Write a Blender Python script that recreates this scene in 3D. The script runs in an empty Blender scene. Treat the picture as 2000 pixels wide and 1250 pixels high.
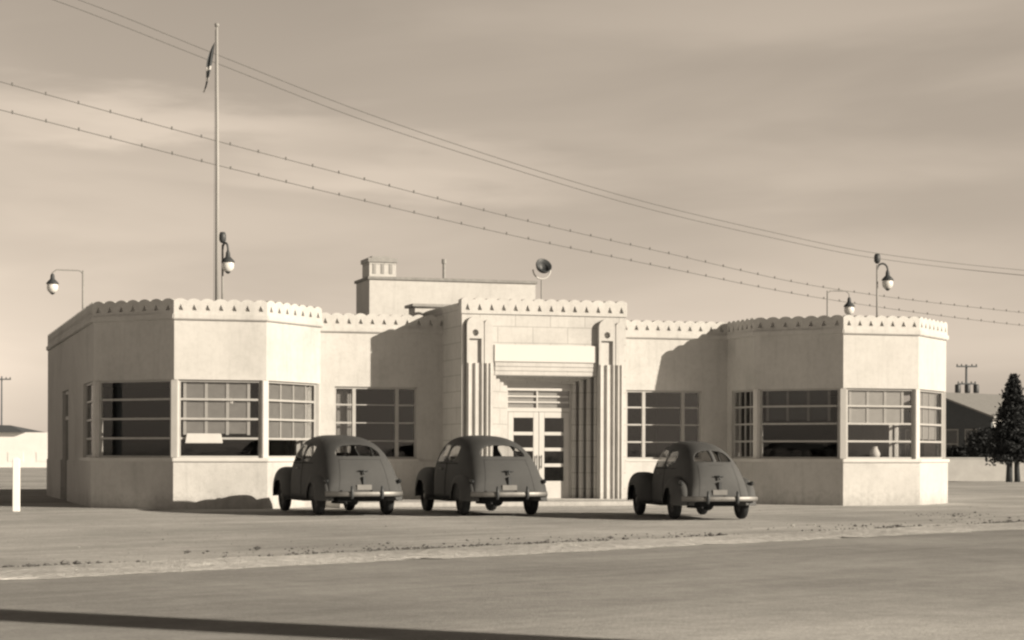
import bpy, bmesh, math, random
from mathutils import Vector, Matrix, noise
random.seed(7)
R = math.radians
sc = bpy.context.scene
COL = sc.collection

# ------------------------------------------------------------------ camera
EYE = 1.37; YAW = 17.1; FPX = 3944.0
cd = bpy.data.cameras.new('camera'); cam = bpy.data.objects.new('camera', cd); COL.objects.link(cam)
cd.sensor_width = 36; cd.lens = FPX / 2000 * 36; cd.shift_y = 0.1293; cd.clip_end = 6000
mw = Matrix.Translation((0, 0, EYE)) @ Matrix.Rotation(R(-YAW), 4, 'Z') @ Matrix.Rotation(R(90), 4, 'X') @ Matrix.Rotation(R(0.15), 4, 'Z')
cam.location = mw.to_translation(); cam.rotation_euler = mw.to_euler()
sc.camera = cam

# ------------------------------------------------------------------ sun, sky, exposure
SKYGAIN = 1.75; SUN_AZ = 45.8; SUN_EL = 19.0
sv = Vector((math.sin(R(SUN_AZ)) * math.cos(R(SUN_EL)), -math.cos(R(SUN_AZ)) * math.cos(R(SUN_EL)), math.sin(R(SUN_EL))))
ld = bpy.data.lights.new('sun', 'SUN'); ld.energy = 5.0; ld.angle = R(0.5); ld.color = (1.0, 0.885, 0.725)
sun = bpy.data.objects.new('sun', ld); COL.objects.link(sun); sun.rotation_euler = sv.to_track_quat('Z', 'Y').to_euler(); sun.location = (40, -30, 40)

w = bpy.data.worlds.new("World"); sc.world = w; w.use_nodes = True
nt = w.node_tree; N = nt.nodes; L = nt.links; N.clear()
out = N.new('ShaderNodeOutputWorld'); bg = N.new('ShaderNodeBackground'); L.new(bg.outputs[0], out.inputs[0])
sky = N.new('ShaderNodeTexSky'); sky.sky_type = 'NISHITA'; sky.sun_disc = False
sky.sun_elevation = R(SUN_EL); sky.sun_rotation = R(180 - SUN_AZ); sky.air_density = 1.0; sky.dust_density = 1.5
bw = N.new('ShaderNodeRGBToBW'); L.new(sky.outputs[0], bw.inputs[0])
pw = N.new('ShaderNodeMath'); pw.operation = 'POWER'; L.new(bw.outputs[0], pw.inputs[0]); pw.inputs[1].default_value = 0.55
tc = N.new('ShaderNodeTexCoord')
mp = N.new('ShaderNodeMapping'); mp.inputs['Scale'].default_value = (1.0, 1.0, 5.5); mp.inputs['Location'].default_value = (0.6, 0.35, 0.1)
mp.inputs['Rotation'].default_value = (0, R(-4), 0)
L.new(tc.outputs['Generated'], mp.inputs[0])
nz = N.new('ShaderNodeTexNoise'); nz.inputs['Scale'].default_value = 3.2; nz.inputs['Detail'].default_value = 5; nz.inputs['Roughness'].default_value = 0.45
nz.inputs['Distortion'].default_value = 0.6
L.new(mp.outputs[0], nz.inputs['Vector'])
cr = N.new('ShaderNodeMapRange'); cr.interpolation_type = 'SMOOTHSTEP'; cr.inputs[1].default_value = 0.40; cr.inputs[2].default_value = 0.66
cr.inputs[3].default_value = 0.93; cr.inputs[4].default_value = 1.13
L.new(nz.outputs[0], cr.inputs[0])
mu = N.new('ShaderNodeMath'); mu.operation = 'MULTIPLY'; L.new(pw.outputs[0], mu.inputs[0]); L.new(cr.outputs[0], mu.inputs[1])
# brighter hazy air low down (more so towards the left), deeper sky overhead
sx = N.new('ShaderNodeSeparateXYZ'); L.new(tc.outputs['Generated'], sx.inputs[0])
el = N.new('ShaderNodeFloatCurve'); L.new(sx.outputs[2], el.inputs[1])
cv = el.mapping.curves[0]; cv.points[0].location = (0, 0.92); cv.points[1].location = (1, 0.08)
for p_ in ((0.05, 0.84), (0.12, 0.70), (0.22, 0.62), (0.34, 0.33), (0.5, 0.16)): cv.points.new(*p_)
el.mapping.update()
# two pale streaks of cloud low in the left half of the view
def mth(op, a, b=None):
    n_ = N.new('ShaderNodeMath'); n_.operation = op
    for i_, q_ in enumerate((a, b)):
        if q_ is None: continue
        if isinstance(q_, (int, float)): n_.inputs[i_].default_value = q_
        else: L.new(q_, n_.inputs[i_])
    return n_.outputs[0]
nz2 = N.new('ShaderNodeTexNoise'); nz2.inputs['Scale'].default_value = 14; nz2.inputs['Detail'].default_value = 6; L.new(mp.outputs[0], nz2.inputs['Vector'])
wob_ = mth('MULTIPLY', mth('SUBTRACT', nz2.outputs[0], 0.5), 0.05)
az_ = mth('DIVIDE', sx.outputs[0], mth('MAXIMUM', sx.outputs[1], 0.05))
cl_ = None
for ca_, ce_, wa_, we_, sl_, am_ in ((0.135, 0.160, 0.090, 0.012, -0.03, 0.30), (0.262, 0.136, 0.095, 0.015, -0.03, 0.24), (0.02, 0.17, 0.05, 0.03, -0.1, 0.10), (0.50, 0.215, 0.13, 0.02, 0.0, 0.10)):
    u_ = mth('DIVIDE', mth('SUBTRACT', az_, ca_), wa_)
    v_ = mth('DIVIDE', mth('ADD', mth('SUBTRACT', mth('SUBTRACT', sx.outputs[2], ce_), mth('MULTIPLY', mth('SUBTRACT', az_, ca_), sl_)), wob_), we_)
    r_ = mth('SQRT', mth('ADD', mth('MULTIPLY', u_, u_), mth('MULTIPLY', v_, v_)))
    m_ = N.new('ShaderNodeMapRange'); m_.interpolation_type = 'SMOOTHSTEP'; m_.inputs[1].default_value = 1.5; m_.inputs[2].default_value = 0.2; m_.inputs[3].default_value = 0; m_.inputs[4].default_value = am_; L.new(r_, m_.inputs[0])
    cl_ = m_.outputs[0] if cl_ is None else mth('ADD', cl_, m_.outputs[0])
cl_ = mth('ADD', cl_, 1.0)
azr = N.new('ShaderNodeMapRange'); azr.interpolation_type = 'SMOOTHSTEP'; azr.inputs[1].default_value = 0.02; azr.inputs[2].default_value = 0.17; azr.inputs[3].default_value = 1.38; azr.inputs[4].default_value = 1.0
L.new(sx.outputs[0], azr.inputs[0])
lw = N.new('ShaderNodeMapRange'); lw.inputs[1].default_value = 0.02; lw.inputs[2].default_value = 0.16; lw.inputs[3].default_value = 1.0; lw.inputs[4].default_value = 0.0; L.new(sx.outputs[2], lw.inputs[0])
azm = N.new('ShaderNodeMix'); azm.inputs[2].default_value = 1.0; L.new(lw.outputs[0], azm.inputs[0]); L.new(azr.outputs[0], azm.inputs[3])
e2_ = N.new('ShaderNodeMath'); e2_.operation = 'MULTIPLY'; L.new(el.outputs[0], e2_.inputs[0]); L.new(azm.outputs[0], e2_.inputs[1])
e3_ = N.new('ShaderNodeMath'); e3_.operation = 'MULTIPLY'; L.new(mth('MULTIPLY', mu.outputs[0], cl_), e3_.inputs[0]); L.new(e2_.outputs[0], e3_.inputs[1]); mu = e3_
tint = N.new('ShaderNodeMix'); tint.data_type = 'RGBA'; tint.blend_type = 'MULTIPLY'; tint.inputs[0].default_value = 1
tint.inputs[7].default_value = (1.0, 0.845, 0.685, 1)
L.new(mu.outputs[0], tint.inputs[6]); L.new(tint.outputs[2], bg.inputs[0]); bg.inputs[1].default_value = 0.15 * SKYGAIN
sc.view_settings.view_transform = 'Standard'; sc.view_settings.look = 'None'; sc.view_settings.gamma = 1; sc.view_settings.exposure = 0.54
sc.cycles.pixel_filter_type = 'BLACKMAN_HARRIS'; sc.cycles.filter_width = 2.4

# ------------------------------------------------------------------ helpers
A_ = Vector((math.sin(R(YAW)), math.cos(R(YAW)), 0)); R_ = Vector((math.cos(R(YAW)), -math.sin(R(YAW)), 0))
def gp(px, Z, z=0.0):
    """survey point: bearing (px) and distance along the view axis -> world position at height z"""
    v = A_ * Z + R_ * ((px - 1000) / FPX * Z); return Vector((v.x, v.y, z))
def hz(py, Z, px=1000): return EYE + (883.7 + (px - 1000) * 0.0026 - py) * Z / FPX

def tag(o, label=None, cat=None, group=None, kind=None):
    if label: o['label'] = label
    if cat: o['category'] = cat
    if group: o['group'] = group
    if kind: o['kind'] = kind
    return o
def empty(name, loc=(0, 0, 0), rz=0, label=None, cat=None, group=None):
    o = bpy.data.objects.new(name, None); COL.objects.link(o); o.location = loc; o.rotation_euler = (0, 0, rz)
    o.empty_display_size = 0.3
    return tag(o, label, cat, group)
def copy_tree(o, parent=None):
    c = o.copy(); COL.objects.link(c); c.parent = parent
    for ch in o.children: copy_tree(ch, c)
    return c

class MB:
    def __init__(s): s.v = []; s.f = []; s.m = []; s.cur = 0
    def add(s, vs, fs):
        o = len(s.v); s.v += [tuple(p) for p in vs]
        for f in fs: s.f.append(tuple(i + o for i in f)); s.m.append(s.cur)
    def box(s, x0, x1, y0, y1, z0, z1):
        s.add([(x0,y0,z0),(x1,y0,z0),(x1,y1,z0),(x0,y1,z0),(x0,y0,z1),(x1,y0,z1),(x1,y1,z1),(x0,y1,z1)],
              [(0,3,2,1),(4,5,6,7),(0,1,5,4),(1,2,6,5),(2,3,7,6),(3,0,4,7)]); return s
    def prism(s, poly, z0, z1):
        n = len(poly); z0s = z0 if isinstance(z0, (list, tuple)) else [z0] * n
        s.add([(p[0], p[1], z0s[i]) for i, p in enumerate(poly)] + [(p[0], p[1], z1) for p in poly],
              [tuple(range(n - 1, -1, -1)), tuple(range(n, 2 * n))] + [(i, (i + 1) % n, n + (i + 1) % n, n + i) for i in range(n)]); return s
    def obox(s, p0, p1, a0, a1, z0, z1, front, back):
        """box along segment p0->p1 between distances a0..a1; front = how far out (right-hand side), back = how far in"""
        p0 = Vector(p0).to_2d() if len(p0) > 2 else Vector(p0); p1 = Vector(p1).to_2d() if len(p1) > 2 else Vector(p1)
        d = (p1 - p0).normalized(); n = Vector((d.y, -d.x))
        q = [p0 + d*a0 + n*front, p0 + d*a1 + n*front, p0 + d*a1 - n*back, p0 + d*a0 - n*back]
        return s.prism(q, z0, z1)
    def tube(s, pts, r, seg=8, caps=True):
        pts = [Vector(p) for p in pts]; n = len(pts); rr = r if isinstance(r, (list, tuple)) else [r] * n
        vs = []; up = None
        for i, p in enumerate(pts):
            t = (pts[min(i + 1, n - 1)] - pts[max(i - 1, 0)]).normalized()
            a = Vector((0, 0, 1)) if abs(t.z) < 0.95 else Vector((1, 0, 0))
            if up is not None: a = up
            u = (a - t * a.dot(t)).normalized(); up = u; v = t.cross(u)
            for k in range(seg):
                an = 2 * math.pi * k / seg; vs.append(p + (u * math.cos(an) + v * math.sin(an)) * rr[i])
        fs = [(i*seg+k, i*seg+(k+1)%seg, (i+1)*seg+(k+1)%seg, (i+1)*seg+k) for i in range(n-1) for k in range(seg)]
        if caps: fs += [tuple(range(seg-1, -1, -1)), tuple((n-1)*seg+k for k in range(seg))]
        s.add(vs, fs); return s
    def lathe(s, prof, c=(0,0,0), axis=(0,0,1), seg=20):
        c = Vector(c); q = Vector((0,0,1)).rotation_difference(Vector(axis).normalized())
        vs = []
        for r, h in prof:
            for k in range(seg):
                an = 2*math.pi*k/seg; vs.append(c + q @ Vector((r*math.cos(an), r*math.sin(an), h)))
        n = len(prof)
        s.add(vs, [(i*seg+k, i*seg+(k+1)%seg, (i+1)*seg+(k+1)%seg, (i+1)*seg+k) for i in range(n-1) for k in range(seg)]); return s
    def ball(s, c, rx, ry=None, rz=None, su=16, sv_=10):
        ry = ry or rx; rz = rz or rx; vs = []
        for j in range(sv_ + 1):
            ph = -math.pi/2 + math.pi*j/sv_
            for k in range(su):
                an = 2*math.pi*k/su; vs.append((c[0]+rx*math.cos(ph)*math.cos(an), c[1]+ry*math.cos(ph)*math.sin(an), c[2]+rz*math.sin(ph)))
        s.add(vs, [(j*su+k, j*su+(k+1)%su, (j+1)*su+(k+1)%su, (j+1)*su+k) for j in range(sv_) for k in range(su)]); return s
    def build(s, name, mats, parent=None, smooth=False, bevel=0, angle=None):
        me = bpy.data.meshes.new(name); me.from_pydata(s.v, [], s.f)
        mats = mats if isinstance(mats, (list, tuple)) else [mats]
        for m in mats: me.materials.append(m)
        for p, mi in zip(me.polygons, s.m): p.material_index = mi
        bm = bmesh.new(); bm.from_mesh(me); bmesh.ops.recalc_face_normals(bm, faces=bm.faces)
        if bevel:
            es = [e for e in bm.edges if len(e.link_faces) == 2 and e.calc_face_angle(0) > 0.6]
            bmesh.ops.bevel(bm, geom=es, offset=bevel, segments=2, affect='EDGES', clamp_overlap=True)
        bm.to_mesh(me); bm.free()
        if smooth:
            for p in me.polygons: p.use_smooth = True
            if angle: me.set_sharp_from_angle(angle=R(angle))
        o = bpy.data.objects.new(name, me); COL.objects.link(o); o.parent = parent
        return o

def offset_chain(pts, d):
    P = [Vector(p) for p in pts]; out_ = []
    for i in range(len(P)):
        ns = []
        if i > 0: t = (P[i]-P[i-1]).normalized(); ns.append(Vector((t.y, -t.x)))
        if i < len(P)-1: t = (P[i+1]-P[i]).normalized(); ns.append(Vector((t.y, -t.x)))
        if len(ns) == 2:
            m = (ns[0]+ns[1]).normalized(); out_.append(P[i] + m * (d / m.dot(ns[0])))
        else: out_.append(P[i] + ns[0]*d)
    return out_
def chain_wall(mb, pts, z0, z1, front, back):
    """one continuous mitred ribbon wall along a plan line"""
    a = offset_chain(pts, front); b = offset_chain(pts, -back); n = len(a)
    vs = []
    for i in range(n): vs += [(a[i].x,a[i].y,z0),(a[i].x,a[i].y,z1),(b[i].x,b[i].y,z1),(b[i].x,b[i].y,z0)]
    fs = []
    for i in range(n-1):
        for k in range(4): fs.append((4*i+k, 4*i+(k+1)%4, 4*i+4+(k+1)%4, 4*i+4+k))
    fs += [(0,1,2,3), (4*n-1,4*n-2,4*n-3,4*n-4)]
    mb.add(vs, fs)

# ------------------------------------------------------------------ materials (neutral silver-print greys; the light is sepia)
def mat(name, v, rough=0.8, var=0.1, scale=3.0, bump=0.0, bscale=60, metal=0.0, spec=0.3, stretch=None, coat=0, detail=6):
    m = bpy.data.materials.new(name); m.use_nodes = True; n = m.node_tree.nodes; l = m.node_tree.links
    b = n['Principled BSDF']; b.inputs['Roughness'].default_value = rough; b.inputs['Metallic'].default_value = metal
    b.inputs['Specular IOR Level'].default_value = spec; b.inputs['Coat Weight'].default_value = coat
    t = n.new('ShaderNodeTexCoord'); mp_ = n.new('ShaderNodeMapping'); l.new(t.outputs['Object'], mp_.inputs[0])
    if stretch: mp_.inputs['Scale'].default_value = stretch
    z = n.new('ShaderNodeTexNoise'); z.inputs['Scale'].default_value = scale; z.inputs['Detail'].default_value = detail; z.inputs['Roughness'].default_value = 0.6
    l.new(mp_.outputs[0], z.inputs['Vector'])
    r = n.new('ShaderNodeMapRange'); r.inputs[1].default_value = 0.3; r.inputs[2].default_value = 0.7
    r.inputs[3].default_value = v*(1-var); r.inputs[4].default_value = v*(1+var); l.new(z.outputs[0], r.inputs[0])
    c = n.new('ShaderNodeCombineColor'); 
    for i, k in enumerate((1.0, 0.985, 0.955) if v > 0.12 else ((1.0, 1.02, 1.03) if 'paint' in name else (1.0, 1.08, 1.15))):
        q = n.new('ShaderNodeMath'); q.operation = 'MULTIPLY'; q.inputs[1].default_value = k; l.new(r.outputs[0], q.inputs[0]); l.new(q.outputs[0], c.inputs[i])
    l.new(c.outputs[0], b.inputs['Base Color'])
    if bump:
        z2 = n.new('ShaderNodeTexNoise'); z2.inputs['Scale'].default_value = bscale; z2.inputs['Detail'].default_value = 4; l.new(t.outputs['Object'], z2.inputs['Vector'])
        bp = n.new('ShaderNodeBump'); bp.inputs['Strength'].default_value = bump; bp.inputs['Distance'].default_value = 0.02
        l.new(z2.outputs[0], bp.inputs['Height']); l.new(bp.outputs[0], b.inputs['Normal'])
    m['r'] = 1
    return m

def stucco(name, v, blocks=False):
    m = mat(name, v, 0.9, 0.05, 1.3, 0.35, 45)
    n = m.node_tree.nodes; l = m.node_tree.links; b = n['Principled BSDF']
    src = b.inputs['Base Color'].links[0].from_socket
    t = n.new('ShaderNodeTexCoord')
    # rain streaks and grime: noise stretched vertically
    mp_ = n.new('ShaderNodeMapping'); mp_.inputs['Scale'].default_value = (5, 5, 0.45); l.new(t.outputs['Object'], mp_.inputs[0])
    z = n.new('ShaderNodeTexNoise'); z.inputs['Scale'].default_value = 1.4; z.inputs['Detail'].default_value = 8; z.inputs['Roughness'].default_value = 0.7
    l.new(mp_.outputs[0], z.inputs['Vector'])
    r = n.new('ShaderNodeMapRange'); r.inputs[1].default_value = 0.5; r.inputs[2].default_value = 0.8; r.inputs[3].default_value = 1.0; r.inputs[4].default_value = 0.84
    l.new(z.outputs[0], r.inputs[0])
    z3 = n.new('ShaderNodeTexNoise'); z3.inputs['Scale'].default_value = 7; z3.inputs['Detail'].default_value = 9; z3.inputs['Roughness'].default_value = 0.75
    l.new(t.outputs['Object'], z3.inputs['Vector'])
    r3 = n.new('ShaderNodeMapRange'); r3.inputs[1].default_value = 0.45; r3.inputs[2].default_value = 0.75; r3.inputs[3].default_value = 1.0; r3.inputs[4].default_value = 0.86
    l.new(z3.outputs[0], r3.inputs[0])
    mu_ = n.new('ShaderNodeMath'); mu_.operation = 'MULTIPLY'; l.new(r.outputs[0], mu_.inputs[0]); l.new(r3.outputs[0], mu_.inputs[1])
    # dirt splashed up the foot of the wall, broken by noise
    sz_ = n.new('ShaderNodeSeparateXYZ'); l.new(t.outputs['Object'], sz_.inputs[0])
    hh = n.new('ShaderNodeMath'); hh.operation = 'MULTIPLY_ADD'; hh.inputs[1].default_value = -0.9; l.new(z3.outputs[0], hh.inputs[0]); l.new(sz_.outputs[2], hh.inputs[2])
    hr_ = n.new('ShaderNodeMapRange'); hr_.inputs[1].default_value = -0.42; hr_.inputs[2].default_value = -0.05; hr_.inputs[3].default_value = 0.80; hr_.inputs[4].default_value = 1.0; l.new(hh.outputs[0], hr_.inputs[0])
    zb_ = n.new('ShaderNodeTexNoise'); zb_.inputs['Scale'].default_value = 0.55; zb_.inputs['Detail'].default_value = 5; l.new(t.outputs['Object'], zb_.inputs['Vector'])
    rb_ = n.new('ShaderNodeMapRange'); rb_.inputs[1].default_value = 0.52; rb_.inputs[2].default_value = 0.68; rb_.inputs[3].default_value = 1.0; rb_.inputs[4].default_value = 0.86; l.new(zb_.outputs[0], rb_.inputs[0])
    m5 = n.new('ShaderNodeMath'); m5.operation = 'MULTIPLY'; l.new(mu_.outputs[0], m5.inputs[0]); l.new(hr_.outputs[0], m5.inputs[1])
    m6 = n.new('ShaderNodeMath'); m6.operation = 'MULTIPLY'; l.new(m5.outputs[0], m6.inputs[0]); l.new(rb_.outputs[0], m6.inputs[1])
    last = m6.outputs[0]
    if blocks:
        sp = n.new('ShaderNodeSeparateXYZ'); l.new(t.outputs['Object'], sp.inputs[0])
        ad = n.new('ShaderNodeMath'); l.new(sp.outputs[0], ad.inputs[0]); l.new(sp.outputs[1], ad.inputs[1])
        cb = n.new('ShaderNodeCombineXYZ'); l.new(ad.outputs[0], cb.inputs[0]); l.new(sp.outputs[2], cb.inputs[1])
        br = n.new('ShaderNodeTexBrick'); br.inputs['Scale'].default_value = 1.0; br.inputs['Brick Width'].default_value = 0.95; br.inputs['Row Height'].default_value = 0.42
        br.inputs['Mortar Size'].default_value = 0.012; br.inputs['Mortar Smooth'].default_value = 0.3
        br.inputs['Color1'].default_value = (1,1,1,1); br.inputs['Color2'].default_value = (0.95,0.95,0.95,1); br.inputs['Mortar'].default_value = (0.66,0.66,0.66,1)
        l.new(cb.outputs[0], br.inputs['Vector'])
        m2 = n.new('ShaderNodeMath'); m2.operation = 'MULTIPLY'; l.new(last, m2.inputs[0]); l.new(br.outputs[0], m2.inputs[1]); last = m2.outputs[0]
    mx = n.new('ShaderNodeMix'); mx.data_type = 'RGBA'; mx.blend_type = 'MULTIPLY'; mx.inputs[0].default_value = 1
    l.new(src, mx.inputs[6]); l.new(last, mx.inputs[7]); l.new(mx.outputs[2], b.inputs['Base Color'])
    return m

def glassmat(name, tintv=0.75, rough=0.02, refl=1.0):
    m = bpy.data.materials.new(name); m.use_nodes = True; n = m.node_tree.nodes; l = m.node_tree.links; n.clear()
    o = n.new('ShaderNodeOutputMaterial'); mx = n.new('ShaderNodeMixShader'); tr = n.new('ShaderNodeBsdfTransparent'); gl = n.new('ShaderNodeBsdfGlossy')
    lwt = n.new('ShaderNodeLayerWeight'); lwt.inputs[0].default_value = 0.5
    p5 = n.new('ShaderNodeMath'); p5.operation = 'POWER'; p5.inputs[1].default_value = 5; l.new(lwt.outputs['Facing'], p5.inputs[0])
    fr = n.new('ShaderNodeMapRange'); fr.inputs[3].default_value = 0.04; fr.inputs[4].default_value = 0.6; l.new(p5.outputs[0], fr.inputs[0])
    tr.inputs[0].default_value = (tintv, tintv, tintv, 1); gl.inputs['Roughness'].default_value = rough; gl.inputs[0].default_value = (refl,refl,refl,1)
    z = n.new('ShaderNodeTexNoise'); z.inputs['Scale'].default_value = 1.7; bp = n.new('ShaderNodeBump'); bp.inputs['Strength'].default_value = 0.15; bp.inputs['Distance'].default_value = 0.02
    l.new(z.outputs[0], bp.inputs['Height']); l.new(bp.outputs[0], gl.inputs['Normal'])
    l.new(fr.outputs[0], mx.inputs[0]); l.new(tr.outputs[0], mx.inputs[1]); l.new(gl.outputs[0], mx.inputs[2]); l.new(mx.outputs[0], o.inputs[0])
    return m

M = dict(
    stucco=stucco('white_stucco', 0.515), block=stucco('pale_cast_stone', 0.525, True), trim=mat('white_trim_paint', 0.53, 0.6, 0.05, 4),
    cap=stucco('cast_coping', 0.525), frame=mat('window_frame_paint', 0.38, 0.5, 0.08, 6), sign=mat('sign_white', 0.58, 0.6, 0.01, 2),
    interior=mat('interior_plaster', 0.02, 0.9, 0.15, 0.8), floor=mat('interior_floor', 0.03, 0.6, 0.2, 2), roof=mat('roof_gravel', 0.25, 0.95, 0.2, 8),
    shade3=mat('shadowed_shade_cloth', 0.04, 0.95, 0.1, 5), stripe3=mat('shadowed_strip', 0.13, 0.8, 0.05, 5), shade=mat('shade_cloth', .185, 0.95, 0.10, 5), stripe=mat('shade_strip', 0.36, 0.8, 0.05, 5), shade2=mat('pale_shade_cloth', 0.29, 0.95, 0.07, 5),  # darker third cloth and strip: shadow on that bay face put into the colour
    darkmetal=mat('dark_metal', 0.05, 0.5, 0.2, 8, spec=0.4), pipe=mat('grey_pipe', 0.28, 0.6, 0.15, 10), doorp=mat('door_paint', 0.5, 0.5, 0.05, 4),
    door_side=mat('dark_door_paint', 0.09, 0.6, 0.2, 3), pole=mat('pole_paint', 0.33, 0.55, 0.05, 3), globe=mat('lamp_glass', 0.7, 0.15, 0.02, 3, spec=0.7),
    glass=glassmat('window_glass', 0.94, 0.02, 0.55), carglass=glassmat('car_glass', 0.88, 0.03, 0.8),
    paint=mat('dark_car_paint', 0.084, 0.62, 0.10, 2.0, spec=0.07), paint2=mat('dusty_car_paint', 0.1, 0.65, 0.12, 2.0, spec=0.07),
    chrome=mat('worn_chrome', 0.2, 0.55, 0.15, 9, metal=0.9), tyre=mat('tyre_rubber', 0.022, 0.85, 0.2, 12), under=mat('underbody', 0.02, 0.9, 0.3, 5),
    seat=mat('seat_cloth', 0.10, 0.95, 0.2, 9), lens=mat('tail_lens', 0.03, 0.2, 0.2, 9, spec=0.6), plate=mat('plate_paint', 0.2, 0.5, 0.1, 9),
    flag1=mat('flag_dark', 0.07, 0.9, 0.2, 9), flag2=mat('flag_light', 0.5, 0.9, 0.1, 9), wire=mat('wire', 0.13, 0.8, 0.1, 9), wood=mat('pole_wood', 0.11, 0.9, 0.3, 4, stretch=(6,6,0.6)),
    siding=mat('house_siding', 0.09, 0.9, 0.2, 5, stretch=(0.5,0.5,8)), shingle=mat('shingles', .24, 0.95, 0.15, 6, bump=0.5, bscale=20),
    leaf=mat('conifer_needles', 0.032, 0.9, 0.5, 2.2), leaf2=mat('shrub_leaves', 0.03, 0.9, 0.4, 2), bark=mat('bark', 0.05, 0.95, 0.4, 6, stretch=(4,4,0.7)),
    stone=mat('stones', 0.4, 0.95, 0.35, 7), clod=mat('dark_soil', 0.14, 0.95, 0.4, 9), cwall=mat('low_wall_concrete', 0.33, 0.9, 0.1, 1.5), metalroof=mat('shed_roof', 0.10, 0.7, 0.2, 3), shedwall=mat('shed_white', 0.8, 0.8, 0.04, 1),
)

# ------------------------------------------------------------------ ground
rdw = R_ * 0.69 + A_ * 0.72; rdw.normalize(); rpn = Vector((rdw.y, -rdw.x, 0))       # along the road / across it (towards camera side)
RANG = math.atan2(rdw.y, rdw.x)
def ground_mat(name, v, lo, hi, dusty=None, streak=(0.25, 1.4), grain=0.6, patches=0.18, bs=14, bd=0.05):
    m = bpy.data.materials.new(name); m.use_nodes = True; n = m.node_tree.nodes; l = m.node_tree.links; b = n['Principled BSDF']
    b.inputs['Roughness'].default_value = 0.95; b.inputs['Specular IOR Level'].default_value = 0.15
    t = n.new('ShaderNodeTexCoord'); mp_ = n.new('ShaderNodeMapping'); mp_.vector_type = 'TEXTURE'; mp_.inputs['Rotation'].default_value = (0, 0, RANG)
    mp_.inputs['Scale'].default_value = (1/streak[0], 1/streak[1], 1)
    l.new(t.outputs['Object'], mp_.inputs[0])
    z1 = n.new('ShaderNodeTexNoise'); z1.inputs['Scale'].default_value = 0.9; z1.inputs['Detail'].default_value = 9; z1.inputs['Roughness'].default_value = 0.62; l.new(mp_.outputs[0], z1.inputs['Vector'])
    z2 = n.new('ShaderNodeTexNoise'); z2.inputs['Scale'].default_value = bs; z2.inputs['Detail'].default_value = 8; z2.inputs['Roughness'].default_value = 0.7; l.new(t.outputs['Object'], z2.inputs['Vector'])
    z3 = n.new('ShaderNodeTexNoise'); z3.inputs['Scale'].default_value = 0.22; z3.inputs['Detail'].default_value = 4; l.new(t.outputs['Object'], z3.inputs['Vector'])
    def rng(s_, a, b_, lo_, hi_):
        r = n.new('ShaderNodeMapRange'); r.inputs[1].default_value = a; r.inputs[2].default_value = b_; r.inputs[3].default_value = lo_; r.inputs[4].default_value = hi_; l.new(s_, r.inputs[0]); return r.outputs[0]
    a = rng(z1.outputs[0], 0.3, 0.7, lo, hi); g = rng(z2.outputs[0], 0.3, 0.7, 1-grain*0.35, 1+grain*0.35); c = rng(z3.outputs[0], 0.35, 0.65, 1-patches, 1+patches)
    q = n.new('ShaderNodeMath'); q.operation = 'MULTIPLY'; l.new(a, q.inputs[0]); l.new(g, q.inputs[1])
    mp3 = n.new('ShaderNodeMapping'); mp3.vector_type = 'TEXTURE'; mp3.inputs['Rotation'].default_value = (0, 0, RANG + 0.04); mp3.inputs['Scale'].default_value = (22, 0.45, 1); l.new(t.outputs['Object'], mp3.inputs[0])
    z5 = n.new('ShaderNodeTexNoise'); z5.inputs['Scale'].default_value = 1.0; z5.inputs['Detail'].default_value = 5; z5.inputs['Distortion'].default_value = 0.4; l.new(mp3.outputs[0], z5.inputs['Vector'])
    z6 = n.new('ShaderNodeTexNoise'); z6.inputs['Scale'].default_value = 2.6; z6.inputs['Detail'].default_value = 10; z6.inputs['Roughness'].default_value = 0.75; l.new(t.outputs['Object'], z6.inputs['Vector'])
    g5 = rng(z5.outputs[0], 0.42, 0.60, 1.03, 0.94); g6 = rng(z6.outputs[0], 0.35, 0.65, 0.87, 1.11)
    q0 = n.new('ShaderNodeMath'); q0.operation = 'MULTIPLY'; l.new(g5, q0.inputs[0]); l.new(g6, q0.inputs[1])
    q1 = n.new('ShaderNodeMath'); q1.operation = 'MULTIPLY'; l.new(q0.outputs[0], q1.inputs[0]); l.new(c, q1.inputs[1]); c = q1.outputs[0]
    q2 = n.new('ShaderNodeMath'); q2.operation = 'MULTIPLY'; l.new(q.outputs[0], q2.inputs[0]); l.new(c, q2.inputs[1])
    if dusty:      # dust driven onto the near side of the road
        dp = n.new('ShaderNodeVectorMath'); dp.operation = 'DOT_PRODUCT'; dp.inputs[1].default_value = tuple(-rpn); l.new(t.outputs['Object'], dp.inputs[0])
        ad = n.new('ShaderNodeMath'); ad.operation = 'MULTIPLY_ADD'; ad.inputs[1].default_value = 5.0; l.new(z1.outputs[0], ad.inputs[0]); l.new(dp.outputs['Value'], ad.inputs[2])
        dr_ = n.new('ShaderNodeMapRange'); dr_.interpolation_type = 'SMOOTHSTEP'; dr_.inputs[1].default_value = 10.0; dr_.inputs[2].default_value = 15.5; dr_.inputs[3].default_value = dusty; dr_.inputs[4].default_value = 1.0; l.new(ad.outputs[0], dr_.inputs[0])
        q3 = n.new('ShaderNodeMath'); q3.operation = 'MULTIPLY'; l.new(q2.outputs[0], q3.inputs[0]); l.new(dr_.outputs[0], q3.inputs[1]); q2 = q3
    cc = n.new('ShaderNodeCombineColor')
    for i, k in enumerate((v, v*0.985, v*0.955)):
        w_ = n.new('ShaderNodeMath'); w_.operation = 'MULTIPLY'; w_.inputs[1].default_value = k; l.new(q2.outputs[0], w_.inputs[0]); l.new(w_.outputs[0], cc.inputs[i])
    l.new(cc.outputs[0], b.inputs['Base Color'])
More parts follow.
